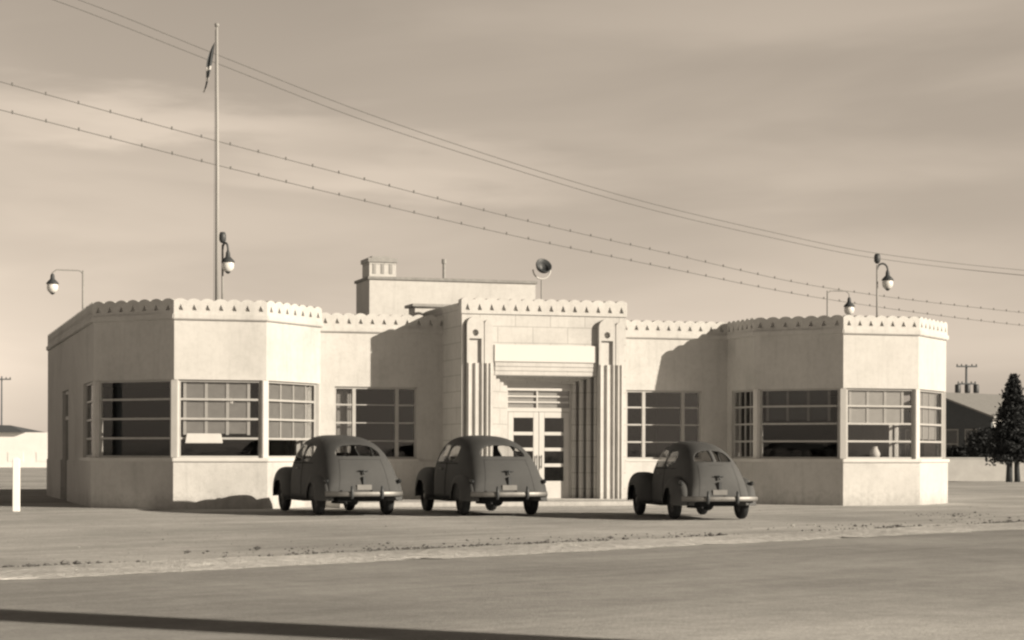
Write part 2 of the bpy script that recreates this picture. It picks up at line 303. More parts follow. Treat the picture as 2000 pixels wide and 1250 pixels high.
    bp = n.new('ShaderNodeBump'); bp.inputs['Strength'].default_value = 0.7; bp.inputs['Distance'].default_value = bd; l.new(z2.outputs[0], bp.inputs['Height']); l.new(bp.outputs[0], b.inputs['Normal'])
    return m
GM = ground_mat('gravel_lot', 0.46, 0.82, 1.16, streak=(0.16, 1.5))
GS = ground_mat('pale_gravel', 0.56, 0.9, 1.1, grain=0.9, bs=9, bd=0.09)
GR = ground_mat('worn_asphalt', 0.335, 0.92, 1.08, dusty=1.5, streak=(0.18, 1.0), grain=0.45, patches=0.16, bs=26, bd=0.015)
GN = ground_mat('near_verge', 0.46, 0.9, 1.1, grain=0.5)

g = MB(); g.add([(-3000,-1500,0),(3000,-1500,0),(3000,5000,0),(-3000,5000,0)], [(0,1,2,3)])
tag(g.build('ground', GM), kind='structure')
def strip(name, d0, d1, z, material, s0=-60, s1=420, wob=0.12, step=0.35, ridge=0.0, seed=0, kind='structure', cross=10):
    """sheet along the road between perpendicular distances d0<d1 from the camera, ragged edges"""
    mb = MB(); vs = []; n = int((s1 - s0) / step) + 1
    base = -rpn
    for i in range(n):
        s_ = s0 + i * step if i < 400 else s0 + 400*step + (i-400) * (s1 - s0 - 400*step) / max(1, n - 400)
        for j in range(cross + 1):
            f = j / cross; e = 1 - abs(2*f - 1)
            d = d0 + (d1 - d0) * f
            if j in (0, cross): d += (noise.noise(Vector((s_*0.5, j*3.1+seed, 0))) + 0.6*noise.noise(Vector((s_*2.3, j*5.1+seed, 3)))) * wob * 2
            p = rdw * s_ + base * d
            h = z + (ridge * (math.sin(math.pi*f)**0.7) * (0.6 + 0.9*noise.noise(Vector((s_*1.3, f*4, seed+9))) + 0.5*noise.noise(Vector((s_*4.5, f*9, seed+5)))) if 0 < j < cross else 0)
            vs.append((p.x, p.y, max(h, z)))
    c = cross + 1
    mb.add(vs, [(i*c+j, i*c+j+1, (i+1)*c+j+1, (i+1)*c+j) for i in range(n-1) for j in range(cross)])
    return tag(mb.build(name, material, smooth=True), kind=kind)
strip('road', 4.0, 18.7, 0.008, GR, wob=0.10)
strip('near_verge', -8.0, 4.1, 0.004, GN, wob=0.3, step=0.8)
strip('gravel_shoulder', 18.5, 20.5, 0.012, GS, wob=0.2, ridge=0.045, seed=4, cross=14)

# loose stones along the ridge and over the lot
def stones(kind_, seed):
    mb = MB()
    ico = [(0,0,1),(0.9,0,0.3),(0.28,0.86,0.3),(-0.73,0.53,0.3),(-0.73,-0.53,0.3),(0.28,-0.86,0.3),(0,0,-0.4)]
    fc = [(0,1,2),(0,2,3),(0,3,4),(0,4,5),(0,5,1),(6,2,1),(6,3,2),(6,4,3),(6,5,4),(6,1,5)]
    base = -rpn; rnd = random.Random(seed)
    for i in range(4200 if kind_ == 'dark' else 1700):
        r = min(rnd.lognormvariate(-4.3 if kind_ == 'dark' else -4.6, 0.5), 0.06)
        if kind_ == 'dark':
            s_ = rnd.uniform(-4, 40)
            if noise.noise(Vector((s_*0.55, 2.2, 0))) + rnd.uniform(-.25,.35) < 0.0: continue
            d = 20.55 + rnd.gauss(0, 0.07) + 0.10*math.sin(s_*0.7) + (rnd.random() < 0.25)*rnd.uniform(0, 1.6)*(s_ > 14)
            p = rdw*s_ + base*d; r *= 1.15
            if i < 150: q = gp(1868 + rnd.gauss(0, 45), 44.5 + rnd.gauss(0, 0.8) ); p = q
        elif i < 900: s_ = rnd.uniform(-2, 42); d = rnd.uniform(18.6, 20.6); p = rdw*s_ + base*d
        else: s_ = rnd.uniform(0, 50); d = rnd.uniform(20.5, 33); p = rdw*s_ + base*d
        a = rnd.uniform(0, 6.28)
        ca, sa = math.cos(a), math.sin(a); sx, sy, sz = r*rnd.uniform(.8,1.5), r*rnd.uniform(.7,1.2), r*rnd.uniform(.5,.9)
        mb.add([(p.x + sx*x*ca - sy*y*sa, p.y + sx*x*sa + sy*y*ca, 0.012 + sz*(z+0.25)) for x, y, z in ico], fc)
    return mb
tag(stones('pale', 3).build('loose_stones', M['stone']), 'pale loose stones scattered along the gravel edge of the road', 'stones', kind='stuff')
tag(stones('dark', 5).build('dark_clods', M['clod']), 'dark clods and dry weeds along the ridge between lot and road', 'clods', kind='stuff')

# ------------------------------------------------------------------ the building
AX = 16.22
LW = [(4.7,64.5),(4.7,49.85),(6.4,48.0),(8.6,48.0),(10.3,49.85),(10.3,51.7),(14.1,51.7)]
RW = [(18.34,51.7),(22.14,51.7),(22.14,49.85),(23.84,48.0),(26.04,48.0),(27.89,49.85),(27.89,64.5)]
ZS, ZW, ZC, ZT = 1.13, 3.08, 4.50, 5.0
B = empty('station_building', (AX, 50, 0), label='long low white art deco building with two window bays and a stone entrance', cat='building')
Binv = Matrix.Translation((-AX, -50, 0))
def part(mb, name, m, parent=None, **k):
    """vertices given in world coordinates; child of B (or of a child of B, whose origin is B's too)"""
    mb.v = [(x-AX, y-50, z) for x, y, z in mb.v]
    return mb.build(name, m, parent or B, **k)
def split_mb(mb):
    par = list(range(len(mb.v)))
    def find(a):
        while par[a] != a: par[a] = par[par[a]]; a = par[a]
        return a
    for f in mb.f:
        for q in f[1:]: par[find(q)] = find(f[0])
    res = {}
    for f, mi in zip(mb.f, mb.m):
        k = find(f[0]); r_, mp2 = res.setdefault(k, (MB(), {}))
        nf = []
        for q in f:
            if q not in mp2: mp2[q] = len(r_.v); r_.v.append(mb.v[q])
            nf.append(mp2[q])
        r_.f.append(tuple(nf)); r_.m.append(mi)
    return [r_ for r_, _ in res.values()]
def seglen(a, b): return (Vector(b)-Vector(a)).length

lower = MB(); upper = MB(); fascia = MB(); mid = MB(); sills = MB()
# lower walls (the left side wall is broken by its doorway)
chain_wall(lower, [(4.7,64.5),(4.7,59.1)], 0, ZS, 0.05, 0.30)
chain_wall(lower, [(4.7,57.0)] + LW[1:], 0, ZS, 0.05, 0.30)
chain_wall(lower, RW, 0, ZS, 0.05, 0.30)
for ch in (LW, RW):
    chain_wall(upper, ch, ZW, ZC, 0, 0.30)
    chain_wall(fascia, ch, ZC, ZC+0.14, 0.075, 0.28)
chain_wall(sills, [(4.7,52.6)] + LW[1:5] + [(10.3,51.4)], ZS, ZS+0.09, 0.10, 0.2)
chain_wall(sills, [(22.14,51.4)] + RW[2:6] + [(27.89,52.6)], ZS, ZS+0.09, 0.10, 0.2)
# wall between sill and head where there is no glass
Z1 = ZS
mid.obox((4.7,64.5),(4.7,49.85), 0, 5.4, Z1, ZW, 0, 0.3); mid.obox((4.7,64.5),(4.7,49.85), 7.5, 11.9, Z1, ZW, 0, 0.3)
mid.obox((10.3,49.85),(10.3,51.7), 1.55, 2.1, Z1, ZW, 0, 0.3)
mid.box(10.0, 11.06, 51.7, 52.0, Z1, ZW); mid.box(13.28, 14.1, 51.7, 52.0, Z1, ZW)
mid.box(18.34, 19.16, 51.7, 52.0, Z1, ZW); mid.box(21.38, 22.44, 51.7, 52.0, Z1, ZW)
mid.box(22.14, 22.44, 51.4, 51.7, Z1, ZW)
mid.obox((27.89,49.85),(27.89,64.5), 2.75, 14.65, Z1, ZW, 0, 0.3)
back = MB(); back.box(4.7, 27.89, 64.5, 64.8, 0, 4.95)
part(lower, 'lower_wall', M['stucco']); part(upper, 'upper_wall', M['stucco']); [part(mb_, 'wall_pier', M['stucco']) for mb_ in split_mb(mid)]
part(fascia, 'cornice', M['cap'], bevel=0.02); [part(mb_, 'window_ledge', M['trim'], bevel=0.012) for mb_ in split_mb(sills)]; part(back, 'rear_wall', M['stucco'])

def crest(mb, p0, p1, z0, z1, n, front=0.03, thick=0.26, hole=0.07, flip=False):
    """scalloped coping course: n units each with an arched top and a triangular pocket"""
    p0 = Vector(p0); p1 = Vector(p1); Lg = (p1-p0).length; d = (p1-p0)/Lg; nn = Vector((d.y, -d.x)); w_ = Lg/n; K = 6
    def P(u, z, dep): q = p0 + d*u + nn*(front-dep); return (q.x, q.y, z)
    for i in range(n):
        u0 = i*w_; top = [(u0 + w_*k/K, z1 - 0.058*(1 - math.sin(math.pi*k/K)**0.8)) for k in range(K+1)]
        zb = z0 + (z1-z0)*0.22; za = z0 + (z1-z0)*0.62
        A = (u0+w_*0.5, za); Bp = (u0+w_*0.30, zb); C = (u0+w_*0.70, zb)
        f2 = lambda pts, dep=0: mb.add([P(u, z, dep) for u, z in pts], [tuple(range(len(pts)))])
        f2([(u0,z0),(u0+w_,z0),(u0+w_,zb),C,Bp,(u0,zb)])
        f2([(u0,zb),Bp,A,top[K//2]] + top[:K//2][::-1]); f2([C,(u0+w_,zb)] + top[K//2:][::-1] + [A])
        tri = [A, Bp, C]
        f2(tri, hole)
        for k in range(3):
            a, b = tri[k], tri[(k+1)%3]; mb.add([P(*a,0),P(*b,0),P(*b,hole),P(*a,hole)], [(0,1,2,3)])
        for k in range(K):
            a, b = top[k], top[k+1]; mb.add([P(*a,0),P(*b,0),P(*b,thick),P(*a,thick)], [(0,1,2,3)])
        f2([(u0,z0),(u0+w_,z0)] + top[::-1], thick)
    for u in (0, Lg): mb.add([P(u,z0,0),P(u,z1-0.058,0),P(u,z1-0.058,thick),P(u,z0,thick)], [(0,1,2,3)])
for ch, cnt in ((LW, [40, 7, 7, 7, 6, 12]), (RW, [12, 6, 7, 7, 7, 40])):
    o_ = offset_chain(ch, 0.03)
    for i, n_ in enumerate(cnt):
        c_ = MB(); crest(c_, o_[i], o_[i+1], ZC+0.14, ZT, n_, front=0.0)
        part(c_, 'parapet', M['cap'])

# roofs, ceilings, floors and rooms
def plan_slab(z0, z1, inset):
    mb = MB()
    l_ = offset_chain(LW, -inset); r_ = offset_chain(RW, -inset)
    poly = [(p.x, p.y) for p in l_] + [(p.x, p.y) for p in r_]
    poly[0] = (poly[0][0], 64.4); poly[-1] = (poly[-1][0], 64.4)
    mb.prism(poly, z0, z1); return mb
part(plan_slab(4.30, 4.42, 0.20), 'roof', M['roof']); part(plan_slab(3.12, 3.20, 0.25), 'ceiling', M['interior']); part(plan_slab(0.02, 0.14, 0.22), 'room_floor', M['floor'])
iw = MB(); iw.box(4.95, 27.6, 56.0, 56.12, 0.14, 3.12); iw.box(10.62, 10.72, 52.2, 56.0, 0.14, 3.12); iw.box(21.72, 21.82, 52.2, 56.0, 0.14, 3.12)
part(iw, 'partition_wall', M['interior'])

# windows of the bays: each face is a window of its own
def bay_window(p0, p1, a0, a1, hb=(1.0/4, 2.0/4, 3.0/4), shade=None, zsh=1.8, verts=0, label=None):
    z0, z1 = ZS+0.09, ZW
    f = MB(); dep = 0.10; t = 0.05
    f.obox(p0,p1,a0,a1,z0,z0+t,-dep+0.03,dep+0.05); f.obox(p0,p1,a0,a1,z1-t,z1,-dep+0.03,dep+0.05)
    f.obox(p0,p1,a0,a0+t,z0+t,z1-t,-dep+0.03,dep+0.05); f.obox(p0,p1,a1-t,a1,z0+t,z1-t,-dep+0.03,dep+0.05)
    for h in hb: zc = z0+(z1-z0)*h; f.obox(p0,p1,a0+t,a1-t,zc-0.025,zc+0.025,-dep+0.022,dep+0.04)
    for k in range(verts):
        ac = a0+(a1-a0)*(k+1)/(verts+1); f.obox(p0,p1,ac-0.018,ac+0.018,z0+t,z1-t,-dep+0.016,dep+0.03)
    fr = part(f, 'window', M['frame'])
    g_ = MB(); g_.obox(p0,p1,a0+t,a1-t,z0+t,z1-t,-dep-0.005,dep+0.012); part(g_, 'pane', M['glass'], fr)
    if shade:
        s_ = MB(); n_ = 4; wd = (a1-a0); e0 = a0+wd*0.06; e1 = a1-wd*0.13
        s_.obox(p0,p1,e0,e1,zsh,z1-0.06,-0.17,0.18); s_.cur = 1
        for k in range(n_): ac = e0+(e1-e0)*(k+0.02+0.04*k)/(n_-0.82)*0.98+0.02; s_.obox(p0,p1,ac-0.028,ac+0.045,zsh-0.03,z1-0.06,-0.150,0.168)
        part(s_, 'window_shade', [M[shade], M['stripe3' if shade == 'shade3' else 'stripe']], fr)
    return fr
post = MB()
def corner_post(pts, i, r=0.088):
    c = offset_chain(pts, -0.085)[i]; t1 = (Vector(pts[i])-Vector(pts[i-1])).normalized(); t2 = (Vector(pts[i+1])-Vector(pts[i])).normalized(); t = (t1+t2).normalized(); n_ = Vector((t.y,-t.x))
    p = MB(); p.prism([c+t*r+n_*r*.9, c+t*r-n_*r, c-t*r-n_*r, c-t*r+n_*r*.9], ZS+0.09, ZW); part(p, 'corner_post', M['trim'], bevel=0.015)
for i in (1,2,3,4): corner_post(LW, i)
for i in (2,3,4,5): corner_post(RW, i)
bay_window(LW[0], LW[1], 11.9, 14.65-0.13)
bay_window(LW[1], LW[2], 0.13, seglen(LW[1],LW[2])-0.13)
bay_window(LW[2], LW[3], 0.12, 2.2-0.12, shade='shade', zsh=1.80)
bay_window(LW[3], LW[4], 0.13, seglen(LW[3],LW[4])-0.13, shade='shade', zsh=1.72)
bay_window(LW[4], LW[5], 0.12, 1.55)
bay_window(RW[1], RW[2], 0.3, 1.85-0.12, verts=3)
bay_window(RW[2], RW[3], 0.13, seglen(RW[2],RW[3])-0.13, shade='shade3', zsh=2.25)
bay_window(RW[3], RW[4], 0.12, 2.2-0.12, shade='shade2', zsh=2.18)
bay_window(RW[4], RW[5], 0.13, seglen(RW[4],RW[5])-0.13, shade='shade2', zsh=1.75)
bay_window(RW[5], RW[6], 0.12, 2.75)

# windows of the set-back walls: casement, wide fixed light, casement
def flat_window(x0, x1, y):
    z0, z1 = 1.19, ZW; f = MB(); t = 0.055; e = 0.012
    s_ = MB(); s_.box(x0-0.04, x1+0.04, y-0.075, y+0.25, ZS, z0); 
    f.box(x0,x1,y+0.06,y+0.14,z0,z0+t); f.box(x0,x1,y+0.06,y+0.14,z1-t,z1)
    wq = (x1-x0)*0.24
    for xa, ww in ((x0,t),(x1-t,t),(x0+wq-0.045,0.09),(x1-wq-0.045,0.09)): f.box(xa,xa+ww,y+0.055,y+0.145,z0+t,z1-t)
    for k in (1,2,3):
        zc = z0+(z1-z0)*k/4
        f.box(x0+t,x0+wq-0.045,y+0.07,y+0.12,zc-0.022,zc+0.022); f.box(x1-wq+0.045,x1-t,y+0.07,y+0.12,zc-0.022,zc+0.022)
        f.box(x0+wq+0.045,x1-wq-0.045,y+0.08,y+0.11,zc-0.012,zc+0.012)
    fr = part(f, 'window', M['frame']); part(s_, 'sill', M['trim'], fr, bevel=0.01)
    g_ = MB(); g_.box(x0+t,x1-t,y+0.095,y+0.102,z0+t,z1-t); part(g_, 'pane', M['glass'], fr)
    return fr
fw = flat_window(11.06, 13.28, 51.7); flat_window(19.16, 21.38, 51.7)
c_ = MB()
for k in range(9):
    xa = 11.2+k*0.055; c_.box(xa, xa+0.04, 52.02, 52.06, 1.35, 3.0)
part(c_, 'curtain', M['shade2'], fw)

# side door of the left wing
sd = MB(); sd.box(4.86, 4.92, 57.06, 59.04, 0.02, 2.25); sdo = part(sd, 'side_door', M['door_side'])
sf = MB()
for ya in (57.0, 59.02, 58.0): sf.box(4.78, 4.94, ya, ya+0.08, 0.02, 3.05)
sf.box(4.78,4.94,57.08,59.02,2.25,2.36); sf.box(4.78,4.94,57.08,59.02,2.98,3.08); part(sf, 'door_frame', M['frame'], sdo)
sg = MB(); sg.box(4.87,4.885,57.08,59.02,2.36,2.98); part(sg, 'transom_pane', M['glass'], sdo)
sh = MB(); sh.tube([(4.84,58.0,1.0),(4.80,58.0,1.0)], 0.03); part(sh, 'door_handle', M['darkmetal'], sdo)

# ---- entrance block
EX0, EX1, EY, EH = 13.98, 18.46, 49.85, 5.35
OX0, OX1, OZ = 14.90, 17.62, 3.35
e = MB()
e.box(EX0, OX0, EY, EY+0.16, 0.1, 4.93); e.box(OX1, EX1, EY, EY+0.16, 0.1, 4.93); e.box(OX0, OX1, EY, EY+0.16, OZ, 4.93)
for k in (1,2,3):
    a, b, zt, y0 = OX0+0.15*k, OX1-0.15*k, OZ-0.055*k, EY+0.16*k
    e.box(EX0+0.2, a, y0, y0+0.16, 0.14, 3.6); e.box(b, b+0.07, y0, y0+0.16, 0.14, 3.6); e.box(b+0.07, EX1-0.2, y0+0.13, y0+0.16, 0.14, 3.6); e.box(a, b, y0, y0+0.16, zt, 3.6)
e.box(EX0, EX0+0.2, EY+0.16, 54, 0, 5.12); e.box(EX1-0.2, EX1, EY+0.16, 54, 0, 5.12); e.box(EX0+0.2, EX1-0.2, 53.8, 54, 3.3, 5.12)
eb = part(e, 'entrance_block', M['block'])
tk = MB(); tk.box(EX0-0.03, EX0+0.24, EY+0.27, 54.02, 5.12, 5.22); tk.box(EX1-0.24, EX1+0.03, EY+0.27, 54.02, 5.12, 5.22); [part(mb_, 'coping', M['cap'], eb, bevel=0.02) for mb_ in split_mb(tk)]
er = MB(); er.box(EX0+0.2, EX1-0.2, EY+0.16, 53.8, 4.55, 4.65); part(er, 'entrance_roof', M['roof'])
cr_ = MB(); crest(cr_, (EX0-0.02, EY), (EX1+0.02, EY), 4.93, EH, 14, front=0.04, thick=0.3); part(cr_, 'parapet', M['cap'])
st_ = MB()                                                    # stepped moulding over the door opening
for k in range(3): st_.box(OX0-0.03, OX1+0.02, EY-0.018-0.010*k, EY+0.01, OZ+0.02+0.112*k, OZ+0.02+0.112*k+0.10)
part(st_, 'lintel_moulding', M['cap'])
sg_ = MB(); sg_.box(14.84, 17.63, EY-0.07, EY-0.01, 3.71, 4.15); tag(part(sg_, 'sign_panel', M['sign'], bevel=0.008), 'blank bright white panel over the doors')

def pilaster(xa, xb):
    """rounded-head pilaster: set-back arched strip, proud arched strip, round hollow, sunk panel, vertical ribs"""
    W_ = xb-xa
    def arched(x0, x1, y0, y1, zt, mb):
        r = (x1-x0)/2; c = (x0+x1)/2; pts = [(x0, 0.14), (x1, 0.14)]
        for k in range(17):
            an = math.pi*k/16; pts.append((c+r*math.cos(an), zt-r+r*math.sin(an)))
        n_ = len(pts); mb.add([(x, y0, z) for x, z in pts] + [(x, y1, z) for x, z in pts], [tuple(range(n_)), tuple(range(2*n_-1, n_-1, -1))] + [(i, (i+1)%n_, n_+(i+1)%n_, n_+i) for i in range(n_)])
    m1 = MB(); arched(xa+W_*0.64+0.03, xb, EY-0.135, EY+0.02, 4.78, m1)
    o = part(m1, 'pilaster', M['cap'])
    # proud strip with real hollows, made in plan rows
    m2 = MB(); x0, x1 = xa, xa+W_*0.64; c = (x0+x1)/2; r = (x1-x0)/2; zt = 4.86; yf, yb = EY-0.155, EY+0.02
    outer = [(c+r*math.cos(math.pi*k/16), zt-r+r*math.sin(math.pi*k/16)) for k in range(17)]
    hr = 0.085; hc = (c, zt-r-0.20); NH = 16
    hole = [(hc[0]+hr*math.cos(2*math.pi*k/NH), hc[1]+hr*math.sin(2*math.pi*k/NH)) for k in range(NH)]
    zsq = hc[1]-0.15
    def face(pts, y=yf): m2.add([(x, y, z) for x, z in pts], [tuple(range(len(pts)))])
    # upper half plate around the hole
    up = [(x1, zsq)] + outer + [(x0, zsq)]
    right = [(x1, zsq), (x1, hc[1])] + outer[1:9] + [hole[4]] + hole[3::-1] + hole[:11:-1]
    right = [(c, zsq), (x1, zsq)] + outer[0:9] + [hole[k] for k in (4,3,2,1,0,15,14,13,12)]
    left = [(x0, zsq), (c, zsq)] + [hole[k] for k in (12,11,10,9,8,7,6,5,4)] + outer[8:17]
    face(right); face(left)
    face([hole[k] for k in range(NH)], yf+0.11)
    for k in range(NH):
        a, b = hole[k], hole[(k+1)%NH]; m2.add([(a[0],yf,a[1]),(b[0],yf,b[1]),(b[0],yf+0.11,b[1]),(a[0],yf+0.11,a[1])], [(0,1,2,3)])
    # sunk panel zone
    zp = 3.66; ins = 0.062
    m2.box(x0, x0+ins, yf, yb, zp, zsq); m2.box(x1-ins, x1, yf, yb, zp, zsq); m2.box(x0+ins, x1-ins, yf+0.085, yb, zp, zsq)
    m2.box(x0, x1, yf+0.04, yb, 0.14, zp)
    per = [(x0, zsq)] + outer[::-1] + [(x1, zsq)]
    for k in range(len(per)-1):
        a, b = per[k], per[k+1]; m2.add([(a[0],yf,a[1]),(b[0],yf,b[1]),(b[0],yb,b[1]),(a[0],yb,a[1])], [(0,1,2,3)])
    part(m2, 'arched_strip', M['cap'], o)
    m3 = MB()
    for k in range(3):                                       # ribs
        xc = x0+0.045+k*(x1-x0-0.09)/2
        m3.prism([(xc+0.038*math.cos(a_), yf+0.042+0.07*min(0, -math.sin(a_))) for a_ in [math.pi*q/8 for q in range(9)]], 0.14, zp-0.0)
    for k in range(2):
        xc = x1+0.080+k*0.100
        m3.prism([(xc+0.030*math.cos(a_), EY-0.133-0.05*math.sin(a_)) for a_ in [math.pi*q/8 for q in range(9)]], 0.14, zp)
    part(m3, 'rib', M['cap'], o)
    return o
pilaster(14.08, 14.78); pilaster(17.66, 18.36)
cs = MB(); cs.box(EX0-0.012, EX0+0.06, EY-0.05, EY+0.005, 0.14, 4.9); part(cs, 'corner_strip', M['cap'])

# doors
DY = EY+0.62; DX0, DX1 = OX0+0.45, OX1-0.45
d = MB(); d.box(DX0, DX1, DY-0.02, DY+0.1, 2.99, 3.06); d.box(DX0, DX1, DY+0.02, DY+0.1, 3.06, 3.20); d.box(DX0, DX1, DY-0.01, DY+0.1, 2.44, 2.54); d.box(DX0, DX0+0.06, DY, DY+0.09, 0.14, 2.99); d.box(DX1-0.06, DX1, DY, DY+0.09, 0.14, 2.99)
df = part(d, 'door_surround', M['doorp'])
d = MB(); 
for zc in (2.69, 2.84): d.box(DX0+0.06, DX1-0.06, DY+0.02, DY+0.06, zc-0.02, zc+0.02)
d.box(AX-0.02, AX+0.02, DY+0.015, DY+0.065, 2.54, 2.99); tr_ = part(d, 'transom_bar', M['doorp'], df)
d = MB(); d.box(DX0+0.06, DX1-0.06, DY+0.04, DY+0.047, 2.54, 2.99); d.cur = 1; d.box(DX0+0.06, DX1-0.06, DY+0.08, DY+0.09, 2.54, 2.99); part(d, 'transom_pane', [M['glass'], M['shade2']], df)
mid_x = (DX0+DX1)/2
for s_, (xa, xb) in enumerate(((DX0+0.065, mid_x-0.004), (mid_x+0.004, DX1-0.065))):
    d = MB(); t = 0.15; y0, y1 = DY-0.005, DY+0.045
    d.box(xa, xa+t, y0, y1, 0.16, 2.43); d.box(xb-t, xb, y0, y1, 0.16, 2.43); d.box(xa+t, xb-t, y0, y1, 2.28, 2.43); d.box(xa+t, xb-t, y0, y1, 0.16, 0.62)
    for k in (1,2,3): zc = 0.62+(2.28-0.62)*k/4; d.box(xa+t, xb-t, y0+0.002, y1, zc-0.045, zc+0.045)
    dr = part(d, 'door', M['doorp'], bevel=0.006)
    d = MB(); d.box(xa+t, xb-t, DY+0.015, DY+0.022, 0.62, 2.28); part(d, 'pane', M['glass'], dr)
    hx = xb-0.06 if s_ == 0 else xa+0.06
    d = MB(); d.tube([(hx, DY-0.05, 0.95), (hx, DY-0.05, 1.3)], 0.014); d.tube([(hx, DY-0.05, 1.0),(hx, DY, 1.0)], 0.012); d.tube([(hx, DY-0.05, 1.25),(hx, DY, 1.25)], 0.012); part(d, 'door_handle', M['darkmetal'], dr)
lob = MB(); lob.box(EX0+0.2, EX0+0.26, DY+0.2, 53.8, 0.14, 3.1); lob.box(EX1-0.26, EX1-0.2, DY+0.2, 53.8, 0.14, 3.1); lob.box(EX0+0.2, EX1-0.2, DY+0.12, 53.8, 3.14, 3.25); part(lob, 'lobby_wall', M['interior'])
stp = MB(); stp.box(EX0-0.3, EX1+0.3, 49.2, DY+0.1, 0.141, 0.165); part(stp, 'entrance_step', M['cap'], bevel=0.008)

# penthouse, chimney, vent
ph = MB(); ph.box(12.98, 17.93, 56.0, 57.7, 4.3, 6.28); pho = part(ph, 'penthouse', M['stucco'])
pc = MB(); pc.box(12.93, 17.98, 55.95, 57.75, 6.28, 6.36); part(pc, 'coping', M['roof'], pho)
chm = MB(); chm.box(13.0, 13.78, 56.1, 57.0, 6.36, 6.78); ck = part(chm, 'chimney', M['block'])
cc_ = MB(); cc_.box(12.96, 13.82, 56.06, 57.04, 6.78, 6.90); cc_.box(13.1, 13.6, 56.2, 56.9, 6.90, 6.96)
for k in range(3): cc_.box(13.10+k*0.24, 13.19+k*0.24, 56.085, 56.12, 6.45, 6.74)
part(cc_, 'chimney_cap', M['pipe'], ck)
vp = MB(); vp.tube([(15.28, 56.4, 6.3), (15.28, 56.4, 6.93)], 0.045); vp.tube([(15.28,56.4,6.82),(15.28,56.4,6.95)], 0.07); part(vp, 'vent_pipe', M['pipe'])
ht = MB(); ht.box(13.6, 14.5, 53.2, 53.9, 4.42, 5.32); hto = part(ht, 'roof_hatch', M['stucco'])
ht = MB(); ht.box(13.5, 14.6, 53.1, 54.0, 5.32, 5.40); part(ht, 'hatch_lid', M['pipe'], hto, bevel=0.01)
swk = MB(); swk.prism([(10.42,48.15),(20.3,48.15),(20.3,51.64),(10.42,51.64)], 0.005, 0.135)
tag(swk.build('sidewalk', M['cap'], bevel=0.02), kind='structure')

# ------------------------------------------------------------------ things in and on the building
cb_ = MB(); P0 = Vector(LW[2]); xa = 6.4+0.30
cb_.add([(xa-0.04,47.99,1.57),(xa+0.86,47.99,1.57),(xa+0.82,47.99,1.80),(xa,47.99,1.80),(xa-0.04,48.03,1.57),(xa+0.86,48.03,1.57),(xa+0.82,48.03,1.80),(xa,48.03,1.80)],
        [(0,1,2,3),(7,6,5,4),(0,4,5,1),(1,5,6,2),(2,6,7,3),(3,7,4,0)])
tag(cb_.build('notice_board', M['trim'], bevel=0.01), 'blank pale board fixed across the front window of the left bay', 'board')
pl = empty('pendant_lamp', (7.78, 48.20, 3.0), label='small round white lamp hanging inside the left bay front window', cat='lamp')
MB().ball((0,0,-0.42), 0.075).build('globe', M['globe'], pl, smooth=True); MB().tube([(0,0,0.1),(0,0,-0.35)], 0.012).build('cord', M['darkmetal'], pl)
vs_ = MB(); vs_.lathe([(0.0,0),(0.09,0),(0.13,0.05),(0.15,0.14),(0.10,0.24),(0.07,0.30),(0.09,0.33),(0.0,0.33)], (24.95, 48.38, ZS+0.09), seg=20)
tag(vs_.build('vase', M['trim'], smooth=True), 'pale round vase standing on the ledge inside the right bay', 'vase')

def roof_lamp(name, base, htop, ang, arm, drop, label, finial=True, hook=True, size=1.0):
    """gooseneck lamp on a thin pole: pole, arm, reflector hood, glass globe"""
    o = empty(name, base, label=label, cat='lamp', group='gooseneck lamps standing on the roof edge')
    ca, sa = math.cos(ang), math.sin(ang)
    MB().tube([(0,0,0),(0,0,htop)], 0.026, 8).build('pole', M['pipe'], o, smooth=True)
    a_ = MB()
    if hook:
        pts = [(ca*arm*(1-math.cos(t_))/2, sa*arm*(1-math.cos(t_))/2, htop-0.12+0.16*math.sin(t_)) for t_ in [math.pi*k/12 for k in range(13)]]
        pts.append((ca*arm, sa*arm, htop-drop+0.2))
    else:
        pts = [(0,0,htop-0.15)] + [(ca*0.12*(1-math.cos(t_)), sa*0.12*(1-math.cos(t_)), htop-0.15+0.15*math.sin(t_)) for t_ in [math.pi/2*k/5 for k in range(1,6)]]
        pts += [(ca*(arm-0.1), sa*(arm-0.1), htop), (ca*arm, sa*arm, htop-0.08), (ca*arm, sa*arm, htop-drop+0.2)]
    a_.tube(pts, 0.026 if hook else 0.016, 8); a_.build('arm', M['darkmetal'] if hook else M['pipe'], o, smooth=True)
    c = (ca*arm, sa*arm, htop-drop)
    MB().lathe([(0.03,0.24),(0.05,0.2),(0.06,0.10),(0.11,0.05),(0.155*size,0.0),(0.165*size,-0.03),(0.14*size,-0.02),(0.04,0.05)], c).build('hood', M['darkmetal'], o, smooth=True)
    MB().ball((c[0],c[1],c[2]-0.11*size), 0.15*size, 0.15*size, 0.17*size).build('globe', M['globe'], o, smooth=True)
    MB().lathe([(0.0,-0.31),(0.03,-0.30),(0.07,-0.262),(0.075,-0.25),(0,-0.24)], c).build('tip', M['darkmetal'], o, smooth=True)
    if finial: MB().lathe([(0.0,0.0),(0.05,0.02),(0.085,0.08),(0.085,0.2),(0.06,0.27),(0.0,0.28)], (0,0,htop+0.03), seg=12).build('insulator', M['darkmetal'], o, smooth=True)
    return o
roof_lamp('roof_lamp', (4.78, 53.6, 4.4), 1.68, R(180), 0.78, 0.34, 'pale gooseneck lamp with long arm reaching out past the left side wall', finial=False, hook=False)
roof_lamp('roof_lamp', (7.62, 48.5, 4.4), 1.95, R(-50), 0.17, 0.40, 'short hooked lamp with dark insulator beside the flagpole')
roof_lamp('roof_lamp', (25.28, 48.9, 4.4), 2.02, R(-17), 0.28, 0.38, 'taller hooked lamp with dark insulator above the right bay', size=1.0)
